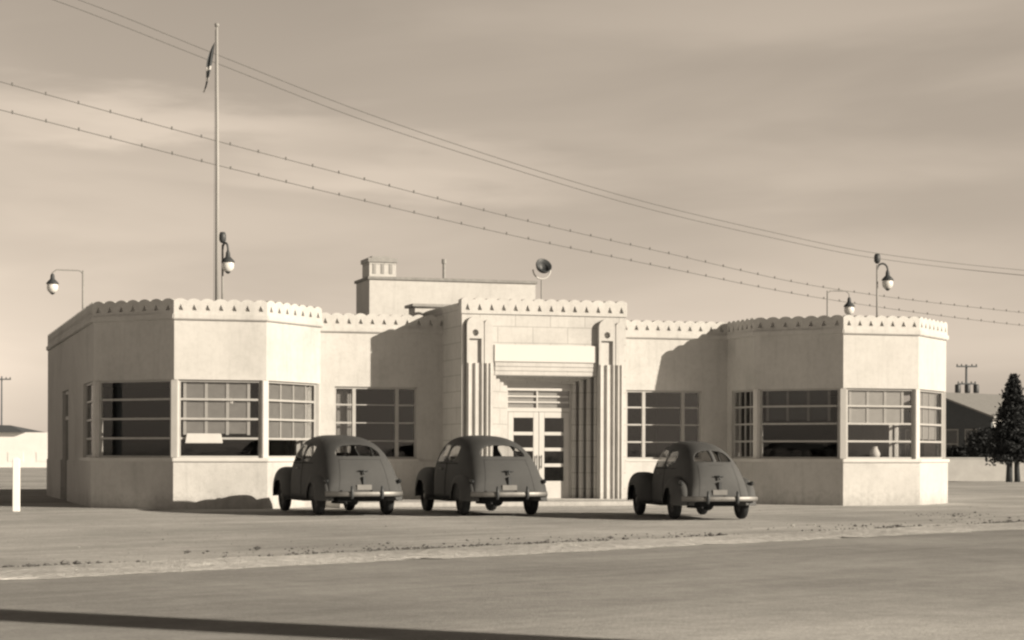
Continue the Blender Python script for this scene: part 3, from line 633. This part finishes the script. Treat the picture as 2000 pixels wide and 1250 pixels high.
roof_lamp('roof_lamp', (25.62, 52.6, 4.4), 1.62, R(-10), 0.64, 0.42, 'lower lamp on a thin squared arm behind the right bay parapet', finial=False, hook=False)

fl = empty('floodlight', (16.37, 50.6, 4.76), label='round dark floodlight with pale rim on a short pole above the entrance', cat='light')
MB().tube([(0,0,0),(0,0,1.15)], 0.022).build('pole', M['pipe'], fl, smooth=True)
MB().tube([(-0.24*math.cos(t_), 0, 1.42-0.24*math.sin(t_)) for t_ in [math.pi*k/12 for k in range(13)]], 0.02).build('yoke', M['trim'], fl, smooth=True)
MB().lathe([(0.0,-0.02),(0.10,0.0),(0.17,0.06),(0.215,0.15),(0.22,0.20),(0.205,0.20),(0.16,0.09),(0.0,0.03)], (0,0.02,1.42), (0.1,-0.8,0.55), 24).build('reflector', M['darkmetal'], fl, smooth=True)

# flagpole with a limp flag
fp = gp(423, 51.0); fpo = empty('flagpole', (fp.x, fp.y, 4.42), label='tall pale flagpole rising behind the left bay parapet', cat='flagpole')
MB().tube([(0,0,0),(-0.0,0,4.0),(-0.02,0,7.67)], [0.055,0.046,0.03], 12).build('pole', M['pole'], fpo, smooth=True)
MB().ball((-0.02,0,7.72), 0.06).build('finial', M['pipe'], fpo, smooth=True)
MB().tube([(-0.085,0,0.3),(-0.06,0,7.6)], 0.006, 5).build('halyard', M['wire'], fpo)
fm = MB(); nu, nv = 10, 26
vs_ = []
for j in range(nv+1):
    f = j/nv; z = -1.28*f
    for i in range(nu+1):
        u = i/nu; xx = -0.03 - (0.07+0.07*math.sin(f*5)+0.05*f)*u - 0.24*f*(0.35+0.65*f) ; yy = 0.045*math.sin(u*11+f*2)*(0.5+f)
        vs_.append((xx, yy, z - 0.12*u*(1-f)))
fm.add(vs_, [])
for j in range(nv):
    for i in range(nu):
        fm.f.append((j*(nu+1)+i, j*(nu+1)+i+1, (j+1)*(nu+1)+i+1, (j+1)*(nu+1)+i)); fm.m.append(0 if j < 11 or (j//2) % 3 != 0 else 1)
fo = fm.build('flag', [M['flag1'], M['flag2']], smooth=True); fo.location = (fp.x-0.05, fp.y-0.03, 12.08-0.38); tag(fo, 'limp dark flag hanging folded near the top of the flagpole', 'flag')

# ------------------------------------------------------------------ cars
def interp(tab, x):
    if x <= tab[0][0]: return tab[0][1]
    for i in range(len(tab)-1):
        if x <= tab[i+1][0]:
            p0 = tab[max(i-1,0)]; p1 = tab[i]; p2 = tab[i+1]; p3 = tab[min(i+2,len(tab)-1)]
            t = (x-p1[0])/(p2[0]-p1[0]); m1 = (p2[1]-p0[1])/(p2[0]-p0[0])*(p2[0]-p1[0]); m2 = (p3[1]-p1[1])/(p3[0]-p1[0])*(p2[0]-p1[0])
            return (2*t**3-3*t**2+1)*p1[1] + (t**3-2*t**2+t)*m1 + (-2*t**3+3*t**2)*p2[1] + (t**3-t**2)*m2
    return tab[-1][1]
TOP = [(-2.30,.46),(-2.28,.62),(-2.23,.82),(-2.12,1.02),(-1.94,1.22),(-1.70,1.405),(-1.34,1.58),(-.85,1.69),(-.2,1.735),(.3,1.725),(.55,1.655),(.82,1.42),(1.05,1.20),(1.25,1.15),(1.7,1.10),(2.05,1.0),(2.2,.84),(2.28,.6),(2.30,.46)]
WID0 = [(-2.30,.70),(-2.25,.78),(-2.1,.83),(-1.8,.87),(-1.4,.89),(-1,.89),(0,.88),(.7,.84),(1.1,.72),(1.5,.54),(2.0,.38),(2.3,.24)]
def make_car(paint, label, ws=1.0, n=3.2, fen=None):
    root = empty('parked_car', label=label, cat='car', group='dark rounded cars parked nose-in before the building')
    NL, NA, z0 = 250, 150, 0.33
    WID = [(a, b*ws) for a, b in WID0]
    # stations at even arc length along the centreline
    xs = [-2.30 + 4.60*k/4000 for k in range(4001)]; al = [0]
    zp = interp(TOP, xs[0])
    for k in range(1, 4001):
        zc = interp(TOP, xs[k]); al.append(al[-1] + math.hypot(xs[k]-xs[k-1], zc-zp)); zp = zc
    st = []; j = 0
    for i in range(NL+1):
        tgt = al[-1]*i/NL
        while j < 4000 and al[j] < tgt: j += 1
        st.append(xs[j])
    V = []
    for x in st:
        zt = interp(TOP, x); w_ = interp(WID, x)
        for k in range(NA+1):
            th = math.pi*k/NA; c = math.cos(th); s_ = max(math.sin(th), 0)
            y = w_*math.copysign(abs(c)**(2/n), c); z = z0+(zt-z0)*s_**(2/n)
            V.append((x, y, z))
    groups = {'body': [], 'rear_window': [], 'side_window': [], 'windshield': []}
    def cls(c):
        x, y, z = c; ay = abs(y)
        if x < -0.95 and 0.034 < ay < 0.485*ws and 1.275 < z < 1.275+0.245*math.sqrt(max(0, 1-(ay/(0.49*ws))**3.2)): return 'rear_window'
        if ay > 0.4 and -1.2 < x < 0.8:
            if abs((x+0.66)/0.33)**2.6+abs((z-1.33)/0.175)**2.6 < 1 and x < -0.33: return 'side_window'
            if abs((x-0.17)/0.42)**4+abs((z-1.34)/0.19)**3 < 1: return 'side_window'
        if 0.52 < x < 1.02 and 1.27 < z < 1.60 and 0.014 < ay < 0.60-0.25*(z-1.27): return 'windshield'
        return 'body'
    W1 = NA+1
    for i in range(NL):
        for k in range(NA):
            f = (i*W1+k, i*W1+k+1, (i+1)*W1+k+1, (i+1)*W1+k)
            c = [sum(V[q][a] for q in f)/4 for a in range(3)]; groups[cls(c)].append(f)
    def sub(fs, name, m, parent):
        used = {}; mb = MB(); vv = []; ff = []
        for f in fs:
            ff.append(tuple(used.setdefault(q, len(used)) for q in f))
        vv = [None]*len(used)
        for q, i_ in used.items(): vv[i_] = V[q]
        mb.add(vv, ff); return mb.build(name, m, parent, smooth=True)
    body = sub(groups['body'], 'body', paint, root)
    md = body.modifiers.new('thickness', 'SOLIDIFY'); md.thickness = 0.02; md.offset = -1
    for sgn in (1, -1):
        for nm in ('rear_window', 'side_window', 'windshield'):
            fs = [f for f in groups[nm] if V[f[0]][1]*sgn > 0]
            if nm == 'side_window':
                for fr in (1, 0):
                    f2 = [f for f in fs if (V[f[0]][0] > -0.28) == bool(fr)]
                    if f2: sub(f2, nm, M['carglass'], root)
            elif fs: sub(fs, nm, M['carglass'], root)
    def surf_x(z, y=0):                       # rear surface x at height z
        for k in range(0, 3000):
            x = xs[k]; zt = interp(TOP, x); w_ = interp(WID, x)
            if abs(y) < w_:
                zz = z0+(zt-z0)*(1-(abs(y)/w_)**n)**(1/n)
                if zz >= z: return x
        return -2.2
    # fenders
    def fender(cx, cy, cz, rf, rb, ry, rzz, sgn, wx, wr, pw_=2.5, zb=0.36):
        mb = MB(); NU, NV = 60, 28; vs = []
        for j_ in range(NV+1):
            ph_ = (math.pi)*j_/NV - math.pi/2       # -90..90 : rear..front
            for k in range(NU+1):
                an = math.pi*k/NU                   # 0..180 over the top from outer to inner
                cr2 = abs(math.cos(ph_))**(2/pw_)
                x = cx + (rf if ph_ > 0 else rb)*math.copysign(abs(math.sin(ph_))**(2/pw_), ph_)
                y = ry*cr2*math.copysign(abs(math.cos(an))**(2/pw_), math.cos(an)); z = rzz*cr2*abs(math.sin(an))**(2/pw_)
                vs.append((x, sgn*(cy+y), cz+z))
        # skirt: drop the outer rim straight down
        fs = []
        for j_ in range(NV):
            for k in range(NU):
                f = (j_*(NU+1)+k, j_*(NU+1)+k+1, (j_+1)*(NU+1)+k+1, (j_+1)*(NU+1)+k)
                c = Vector([sum(vs[q][a] for q in f)/4 for a in range(3)])
                if sgn*c.y > cy+ry*0.35 and math.hypot(c.x-wx, c.z-0.34) < wr: continue
                fs.append(f)
        mb.add(vs, fs)
        o = mb.build('rear_fender' if cx < 0 else 'front_fender', paint, root, smooth=True)
        md_ = o.modifiers.new('thickness', 'SOLIDIFY'); md_.thickness = 0.015
        return o
    for s_ in (1, -1):
        fender(*(fen or (-1.38, 0.76, 0.32, 0.60, 0.88, 0.205, 0.60)), s_, -1.42, 0.36)
        fender(1.50, 0.66, 0.34, 0.74, 0.90, 0.30, 0.68, s_, 1.48, 0.39, 3.0)
        rb_ = MB(); rb_.box(-0.86, 0.78, min(s_*0.66, s_*0.94), max(s_*0.66, s_*0.94), 0.29, 0.335); rb_.build('running_board', M['under'], root, bevel=0.012)
        hl = MB(); hl.lathe([(0,-0.12),(0.08,-0.08),(0.11,0),(0.10,0.02),(0,0.035)], (2.12, s_*0.60, 0.80), (1,0,0.05)); hl.build('headlight', M['chrome'], root, smooth=True)
        tl = MB(); xx = -1.98; tl.lathe([(0.0,0.06),(0.035,0.05),(0.05,0.0),(0.04,-0.08),(0,-0.1)], (-2.19, s_*0.80, 0.74) if not fen else (-2.02, s_*0.80, 0.80), (-1,0,0.1), 14); tl.build('tail_light', M['lens'], root, smooth=True)
    for wx, sd_ in ((-1.42, 1), (-1.42, -1), (1.48, 1), (1.48, -1)):
        we = MB(); yc = sd_*0.765
        prof = [(0.21,-0.075),(0.30,-0.082),(0.335,-0.07),(0.352,-0.04),(0.354,0),(0.352,0.04),(0.335,0.07),(0.30,0.082),(0.21,0.075)]
        wh = MB().lathe([(0.0,0.05),(0.06,0.06),(0.09,0.045),(0.12,0.03),(0.17,0.035),(0.215,0.07),(0.215,-0.07),(0.0,-0.06)], (wx, yc, 0.354), (0, sd_, 0), 24).build('wheel', M['paint'], root, smooth=True)
        MB().lathe(prof, (wx, yc, 0.354), (0, 1, 0), 32).build('tyre', M['tyre'], wh, smooth=True)
        MB().lathe([(0.0,0.085),(0.07,0.075),(0.10,0.05)], (wx, yc, 0.354), (0, sd_, 0), 20).build('hubcap', M['chrome'], wh, smooth=True)
    # bumpers
    for end in (-1, 1):
        mb = MB(); n_ = 24; vs = []
        prof = [(-0.025,-0.055),(0.018,-0.045),(0.032,0),(0.018,0.045),(-0.025,0.055)]
        for i_ in range(n_+1):
            y = -0.85+1.70*i_/n_; x = 2.48-0.22*(abs(y)/0.85)**3
            for a, b in prof: vs.append((end*(x+a), y, 0.47+b))
        k_ = len(prof); mb.add(vs, [(i_*k_+q, i_*k_+(q+1)%k_, (i_+1)*k_+(q+1)%k_, (i_+1)*k_+q) for i_ in range(n_) for q in range(k_)])
        bo = mb.build('rear_bumper' if end < 0 else 'front_bumper', M['chrome'], root, smooth=True, angle=40)
        for y in (-0.33, 0.33):
            MB().tube([(end*2.475, y, 0.37),(end*2.50, y, 0.42),(end*2.505, y, 0.52),(end*2.49, y, 0.60),(end*2.46, y, 0.635)], [0.03,0.036,0.036,0.03,0.015], 10).build('bumper_guard', M['darkmetal'], bo, smooth=True)
            MB().box(min(end*2.0,end*2.44), max(end*2.0,end*2.44), y*1.3-0.02, y*1.3+0.02, 0.44, 0.48).build('bumper_bracket', M['under'], bo)
    # trunk furniture
    zx = lambda z: surf_x(z)
    MB().box(zx(0.74)-0.045, zx(0.74)+0.02, -0.035, 0.035, 0.66, 0.84).build('plate_bracket', M['darkmetal'], root, bevel=0.01)
    MB().tube([(zx(0.95)-0.025, -0.11, 0.955),(zx(0.95)-0.055, 0, 0.965),(zx(0.95)-0.025, 0.11, 0.955)], 0.014).tube([(zx(0.95)-0.05,0,0.965),(zx(0.88)-0.05,0,0.885)], 0.02).build('trunk_handle', M['darkmetal'], root, smooth=True)
    MB().box(zx(0.60)-0.02, zx(0.60)+0.0, -0.16, 0.16, 0.555, 0.665).build('number_plate', M['plate'], root)
    for s_ in (1, -1): MB().tube([(-0.15, s_*0.86*ws, 1.0),(-0.13, s_*0.895*ws, 1.0),(-0.02, s_*0.895*ws, 1.0)], 0.012).build('door_handle', M['chrome'], root, smooth=True)
    # panel seams: fine dark gaps lying on the skin
    def skin(x, z, sg):
        zt = interp(TOP, x); w_ = interp(WID, x); q = min(max((z-z0)/(zt-z0), 0), 1); return (x, sg*(w_*(1-q**n)**(1/n)+0.002), z)
    for sg in (1, -1):
        sm = MB()
        for xx, za, zb_ in ((-0.40, 0.42, 1.55), (0.72, 0.42, 1.2)): sm.tube([skin(xx, za+(zb_-za)*k/14, sg) for k in range(15)], 0.006, 4)
        sm.tube([skin(-1.2+2.6*k/24, 1.12, sg) for k in range(25)], 0.009, 4)
        sm.build('door_seam', M['under'], root)
    sm = MB()
    for sg in (1, -1):
        pts_ = []
        for k in range(15):
            z = 0.50+0.70*k/14; y = sg*(0.56-0.10*k/14)*ws
            pts_.append((surf_x(z, y)-0.002, y, z))
        sm.tube(pts_, 0.0035, 4)
    sm.tube([(surf_x(1.20, y_)-0.002, y_*ws, 1.20) for y_ in [(-0.46+0.92*k/12) for k in range(13)]], 0.0035, 4)
    sm.build('trunk_seam', M['under'], root)
    # underside
    u = MB(); u.box(-2.0, 2.1, -0.50, 0.50, 0.30, 0.40); u.box(-0.95, 0.95, -0.70, 0.70, 0.31, 0.37); u.build('chassis', M['under'], root)
    ax = MB(); 
    for wx in (-1.42, 1.48): ax.tube([(wx,-0.74,0.33),(wx,0.74,0.33)], 0.035)
    ax.ball((-1.42,0,0.31), 0.13, 0.13, 0.12, 12, 8); ax.tube([(-2.36,0.42,0.28),(-1.2,0.40,0.27)], 0.025); ax.build('axle', M['under'], root, smooth=True)
    s_ = MB(); s_.box(-0.95, -0.80, -0.60, 0.60, 0.40, 1.08); s_.box(-0.95, -0.35, -0.6, 0.6, 0.38, 0.62); s_.box(0.08, 0.22, -0.58, 0.58, 0.40, 1.12); s_.box(0.1, 0.6, -0.58, 0.58, 0.38, 0.60)
    s_.build('seat', M['seat'], root, bevel=0.05)
    sw = MB(); sw.lathe([(0.19+0.012*math.cos(t_), 0.012*math.sin(t_)) for t_ in [2*math.pi*k/8 for k in range(9)]], (0.62, 0.36, 1.08), (-0.75,0,0.6), 24); sw.tube([(0.62,0.36,1.08),(0.95,0.36,0.8)], 0.015); sw.build('steering_wheel', M['darkmetal'], root, smooth=True)
    return root
def place_car(o, px, Z, az, scale=1.0):
    p = gp(px, Z); a = R(90-az); d_ = Vector((math.cos(a), math.sin(a), 0)); p = p + d_*1.42*scale
    o.location = (p.x, p.y, 0.01); o.rotation_euler = (0, 0, a); o.scale = (scale*1.07, scale, scale)
car = make_car(M['paint'], 'dark car nearest the left bay with a dull rear and round tail lamp')
place_car(car, 687, 43.9, -2.7)
car2 = copy_tree(car); car2['label'] = 'dark car parked in front of the entrance doors, daylight showing through its rear window'; place_car(car2, 969, 43.9, 0.3)
car3 = make_car(M['paint2'], 'smaller dark car with separate bulging fenders parked alone between the entrance and the right bay', ws=0.84, n=2.75, fen=(-1.42, 0.70, 0.32, 0.62, 0.78, 0.27, 0.62))
place_car(car3, 1381, 41.6, 6.3, 0.935); car3.scale = (0.99, 0.93, 0.925)

# ------------------------------------------------------------------ left: post and far shed
p = gp(32, 45.8); mb = MB(); mb.prism([(-0.08,-0.08),(0.08,-0.08),(0.08,0.08),(-0.08,0.08)], 0, 1.20); mb.prism([(-0.05,-0.05),(0.05,-0.05),(0.05,0.05),(-0.05,0.05)], 1.20, 1.23)
o = mb.build('white_post', M['shedwall'], bevel=0.012); o.location = p; o.rotation_euler = (0, 0, R(-8)); tag(o, 'square white painted post standing at the left edge of the lot', 'post')
sb = gp(-10, 170); S = empty('far_shed', sb, R(-YAW), label='low bright white shed with dark roof far behind on the left', cat='shed')
mb = MB(); mb.box(-9, 5.6, 0, 9, 0, 2.95); mb.build('wall', M['shedwall'], S)
mb = MB(); mb.add([(-9.4,-0.5,2.95),(2.6,-0.5,2.95),(2.6,9.5,2.95),(-9.4,9.5,2.95),(-8.4,4.5,3.75),(0.2,4.5,3.6)], [(0,1,5,4),(1,2,5),(2,3,4,5),(3,0,4),(0,3,2,1)]); mb.build('roof', M['metalroof'], S)
mb = MB()
for k in range(6): mb.box(-8.5+k*2.4, -7.2+k*2.4, -0.03, 0.02, 0.5, 1.3)
[mb_.build('vent_panel', M['shedwall'], S) for mb_ in split_mb(mb)]
def low_wall(px0, px1, Z0, Z1, h, label, name='low_wall'):
    a = gp(px0, Z0); b = gp(px1, Z1); mb = MB(); mb.obox(a.to_2d(), b.to_2d(), 0, (b-a).length, 0, h, 0.1, 0.1)
    mb2 = MB(); mb2.obox(a.to_2d(), b.to_2d(), -0.05, (b-a).length+0.05, h, h+0.06, 0.14, 0.14)
    r = tag(mb.build(name, M['cwall']), label, 'wall'); mb2.build('wall_cap', M['cwall'], r); return r

# ------------------------------------------------------------------ right: wall, house, conifer, shrubs, utility pole
low_wall(1700, 2350, 100, 104, 1.12, 'long low pale concrete wall beyond the right bay')
H = empty('far_house', gp(1936, 132), R(-YAW)+R(-46), label='dark sided house with pale gabled roof behind the low wall on the right', cat='house')
W2, HE, HR = 9.0, 3.85, 5.35
mb = MB(); c_ = -W2/2
mb.add([(-W2,0,0),(0,0,0),(0,0,HE),(c_,0,HR),(-W2,0,HE)], [(0,1,2,3,4)]); mb.add([(-W2,12,0),(0,12,0),(0,12,HE),(c_,12,HR),(-W2,12,HE)], [(4,3,2,1,0)])
mb.add([(0,0,0),(0,12,0),(0,12,HE),(0,0,HE)], [(0,1,2,3)]); mb.add([(-W2,0,0),(-W2,12,0),(-W2,12,HE),(-W2,0,HE)], [(3,2,1,0)]); mb.build('wall', M['siding'], H)
mb = MB()
for s_ in (1, -1):
    ex = c_+s_*(W2/2+0.45); e2 = HE-0.05
    mb.add([(c_,-0.4,HR+0.15),(ex,-0.4,e2),(ex,12.4,e2),(c_,12.4,HR+0.15),(c_,-0.4,HR+0.04),(ex,-0.4,e2-0.12),(ex,12.4,e2-0.12),(c_,12.4,HR+0.04)], [(0,1,2,3),(7,6,5,4),(0,4,5,1),(1,5,6,2),(2,6,7,3),(3,7,4,0)])
mb.build('roof', M['shingle'], H)
mb = MB(); mb.box(0.0, 0.03, 0.15, 1.3, 0.1, HE-0.2); mb.build('lit_wall_strip', M['trim'], H)  # pale strip: sunlight on the side wall put into the colour
for xx in (-6.2, -3.0, -1.5):
    mb = MB(); mb.box(xx-0.5, xx+0.5, -0.05, 0.02, 1.0, 3.0); f = mb.build('window', M['pipe'], H)
    mb = MB(); mb.box(xx-0.40, xx+0.40, -0.065, -0.052, 1.08, 1.95); mb.box(xx-0.40, xx+0.40, -0.065, -0.052, 2.05, 2.90)
    mb.build('pane', M['lens'], f)
mb = MB(); mb.box(-5.2, -4.3, -0.04, 0.02, 0.1, 2.5); mb.build('door', M['pipe'], H)

def leaf_cloud(mb, pts, size, rnd):
    for p_, nrm in pts:
        a = Vector((rnd.gauss(0,1), rnd.gauss(0,1), rnd.gauss(0,0.7))).normalized(); b = a.cross(Vector((rnd.gauss(0,1), rnd.gauss(0,1), rnd.gauss(0,1)))).normalized()
        s_ = size*rnd.uniform(0.6, 1.5); q = Vector(p_)
        mb.add([q - a*s_, q - b*s_*0.45 + nrm*0.2*s_, q + a*s_ + nrm*0.5*s_, q + b*s_*0.45], [(0,1,2,3)])
def conifer(loc, h, rad, z0, seed, label, n=9000):
    rnd = random.Random(seed); o = empty('conifer_tree', loc, label=label, cat='tree')
    tb = MB(); tb.tube([(-0.22,0,0),(-0.20,0,z0*0.9),(-0.05,0,z0+1.2),(0,0,h*0.85)], [0.17,0.14,0.10,0.03], 9); tb.tube([(0.26,0.05,0),(0.22,0.05,z0*0.9),(0.1,0,z0+1.0)], [0.15,0.12,0.07], 9)
    tb.build('trunk', M['bark'], o, smooth=True)
    mb = MB(); pts = []; limbs = MB()
    nb = 260
    for i in range(nb):
        f = (i+rnd.random())/nb; zc = z0+(h-z0)*f; L_ = rad*(1-f)**0.85*(0.8+0.4*rnd.random())+0.05
        if f < 0.12: L_ *= 0.75+2*f
        an = i*2.399+rnd.uniform(-.4,.4); tip = Vector((math.cos(an)*L_, math.sin(an)*L_, zc+L_*rnd.uniform(-0.1,0.35)))
        base = Vector((0,0,zc)); limbs.tube([base, tip], [0.03,0.008], 4, False)
        for k in range(int(n/nb*(0.35+1.3*(1-f)))):
            t = rnd.random()**0.6; c = base.lerp(tip, t); sp = 0.06+0.13*(1-f)
            c = c + Vector((rnd.gauss(0,sp), rnd.gauss(0,sp), rnd.gauss(0,sp*0.55)-0.05*t)); pts.append((c, Vector((math.cos(an), math.sin(an), 0.6))))
    leaf_cloud(mb, pts, 0.085, rnd); mb.build('crown', M['leaf'], o); limbs.build('limbs', M['bark'], o)
    return o
conifer(gp(1979, 97.5), 5.2, 1.1, 1.05, 5, 'tall dark conifer with two trunks in front of the low wall', 16000)
conifer(gp(2042, 106), 4.5, 1.5, 0.3, 8, 'second dark conifer close behind the tall one at the right edge', 9000)
def shrub(loc, rx, ry, h, seed, label, n=2600):
    rnd = random.Random(seed); o = empty('shrub', loc, label=label, cat='shrub', group='dark shrubs growing before the far house'); mb = MB(); pts = []
    cl = [(Vector((rnd.uniform(-rx,rx)*0.75, rnd.uniform(-ry,ry)*0.7, h*rnd.uniform(0.25,0.8))), rnd.uniform(0.25,0.5)*h) for _ in range(16)]
    for _ in range(n):
        c, r_ = rnd.choice(cl); v = Vector((rnd.gauss(0,1),rnd.gauss(0,1),rnd.gauss(0,1))).normalized()*r_*rnd.uniform(0.6,1.05); q = c+v
        if q.z > 0.05: pts.append((q, v.normalized()))
    leaf_cloud(mb, pts, 0.12, rnd); mb.build('foliage', M['leaf2'], o)
    st2 = MB()
    for c, r_ in cl[:6]: st2.tube([(c.x*0.2, c.y*0.2, 0), tuple(c)], [0.04, 0.01], 5, False)
    st2.build('stem', M['bark'], o)
shrub(gp(1932, 118), 0.8, 0.8, 2.7, 1, 'broad dark shrub left of the tall conifer'); shrub(gp(1903, 123), 0.9, 0.8, 2.0, 2, 'low dark shrub under the corner of the far house roof'); shrub(gp(1866, 124), 0.8, 0.8, 1.6, 3, 'low dark shrub against the far house nearest the right bay')
shrub(gp(1990, 119), 1.3, 0.9, 2.6, 4, 'dark shrub behind the tall conifer')

def utility_pole(name, loc, h, rz, label, arms, r=0.13, cans=True):
    o = empty(name, loc, rz, label=label, cat='utility pole', group='wooden poles carrying overhead wires')
    MB().tube([(0,0,0),(0,0,h)], [r, r*0.7], 10).build('pole', M['wood'], o, smooth=True)
    for z, hwid in arms:
        a_ = MB().box(-hwid, hwid, -0.19, -0.09, z-0.06, z+0.06).build('crossarm', M['wood'], o)
        for q in (-0.92, -0.5, 0.5, 0.92): MB().lathe([(0.03,0.06),(0.055,0.09),(0.06,0.16),(0.03,0.2),(0,0.21)], (hwid*q,-0.14,z), seg=8).build('insulator', M['darkmetal'], a_, smooth=True)
    if cans:
        for q in (-0.75, 0, 0.75): MB().lathe([(0,0),(0.22,0),(0.24,0.1),(0.24,0.62),(0.20,0.7),(0,0.72)], (q, -0.42 if q == 0 else -0.25, arms[-1][0]-0.75), seg=12).build('transformer', M['darkmetal'], o, smooth=True)
    return o
utility_pole('utility_pole', gp(1887, 165), hz(712, 165, 1887), R(-YAW), 'distant pole with crossarm and three dark transformers beyond the far house roof', [(hz(716,165,1887), 0.85), (hz(750,165,1887), 0.75)])
utility_pole('utility_pole', gp(3, 190), hz(735, 190, 3), R(-YAW), 'faint distant pole at the far left edge', [(hz(741,190,3), 0.9)], 0.10, False)

# ------------------------------------------------------------------ overhead wires, strung parallel to the road
def wire_pt(px, py, off):
    Z = off/(1 - 1.0*(px-1000)/FPX*1.0); return gp(px, Z, hz(py, Z, px))
def wire(name, px_pts, off, r, label, rings=False):
    n = 90; pts = []
    xa, xb = px_pts[0][0], px_pts[-1][0]
    for i in range(n+1):
        x = xa+(xb-xa)*i/n; pts.append(wire_pt(x, interp(px_pts, x), off))
    mb = MB(); mb.tube(pts, r, 6)
    if rings:
        d_acc = 0; prev = pts[0]; nxt = 0.0
        for a, b in zip(pts[:-1], pts[1:]):
            L_ = (b-a).length; s_ = nxt
            while s_ < L_:
                c = a.lerp(b, s_/L_); mb.box(c.x-0.018, c.x+0.018, c.y-0.018, c.y+0.018, c.z-0.02, c.z+0.06); s_ += 0.95
            nxt = s_-L_
    return tag(mb.build(name, M['wire'], smooth=False), label, 'wire', 'overhead wires crossing the sky')
up1 = [(-260,-130),(130,-8),(425,108),(700,216),(1000,318),(1250,392),(1500,452),(1700,493),(2000,528),(2500,568)]
up2 = [(-260,-112),(80,-8),(425,125),(700,232),(1000,330),(1250,404),(1500,463),(1700,503),(2000,538),(2500,578)]
lo1 = [(-260,85),(0,160),(420,275),(700,348),(1000,425),(1300,494),(1600,560),(2000,611),(2500,655)]
lo2 = [(-260,150),(0,215),(420,322),(700,390),(1000,460),(1300,523),(1600,582),(2000,636),(2500,676)]
wire('overhead_wire', up1, 62, 0.0115, 'topmost thin wire running from the upper left corner down to the right')
wire('overhead_wire', up2, 62.6, 0.0115, 'second thin wire just beneath the topmost one')
wire('overhead_cable', lo1, 61.5, 0.0105, 'upper of the two ringed cables crossing the flagpole', True)
wire('overhead_cable', lo2, 61.5, 0.0105, 'lower of the two ringed cables crossing the flagpole', True)
for px, pts_, lab in ((-262, up1, 'tall pole holding the wires off to the left'), (2502, up1, 'tall pole holding the wires off to the right')):
    q = wire_pt(px, interp(pts_, px), 62.0); zt = q.z; ql = wire_pt(px, interp(lo2, px), 62.0).z
    utility_pole('utility_pole', (q.x, q.y, 0), zt+0.5, RANG+R(90), lab, [(zt-0.1, 1.0), (ql-0.1, 0.8)], cans=False)

# unseen slab added right of the camera; throws the shade band over the road
bp_ = gp(1000, 5.0) + R_*18.8
o = empty('shadow_caster', bp_, R(-YAW), label='tall unseen slab added out of frame to the right to cast a shadow on the road', cat='shadow caster')
mb = MB(); mb.prism([(0.48,-0.25),(0.48,0.25),(-0.48,0.25),(-0.48,-0.25)], 0.3, 10.5); ob = mb.build('panel', M['trim'], o, bevel=0.02)
mb = MB(); mb.prism([(0.62,-0.32),(0.62,0.32),(-0.62,0.32),(-0.62,-0.32)], 0, 0.3); mb.build('plinth', M['cwall'], o)
for c in o.children: c.rotation_euler = (0, 0, R(YAW+SUN_AZ))
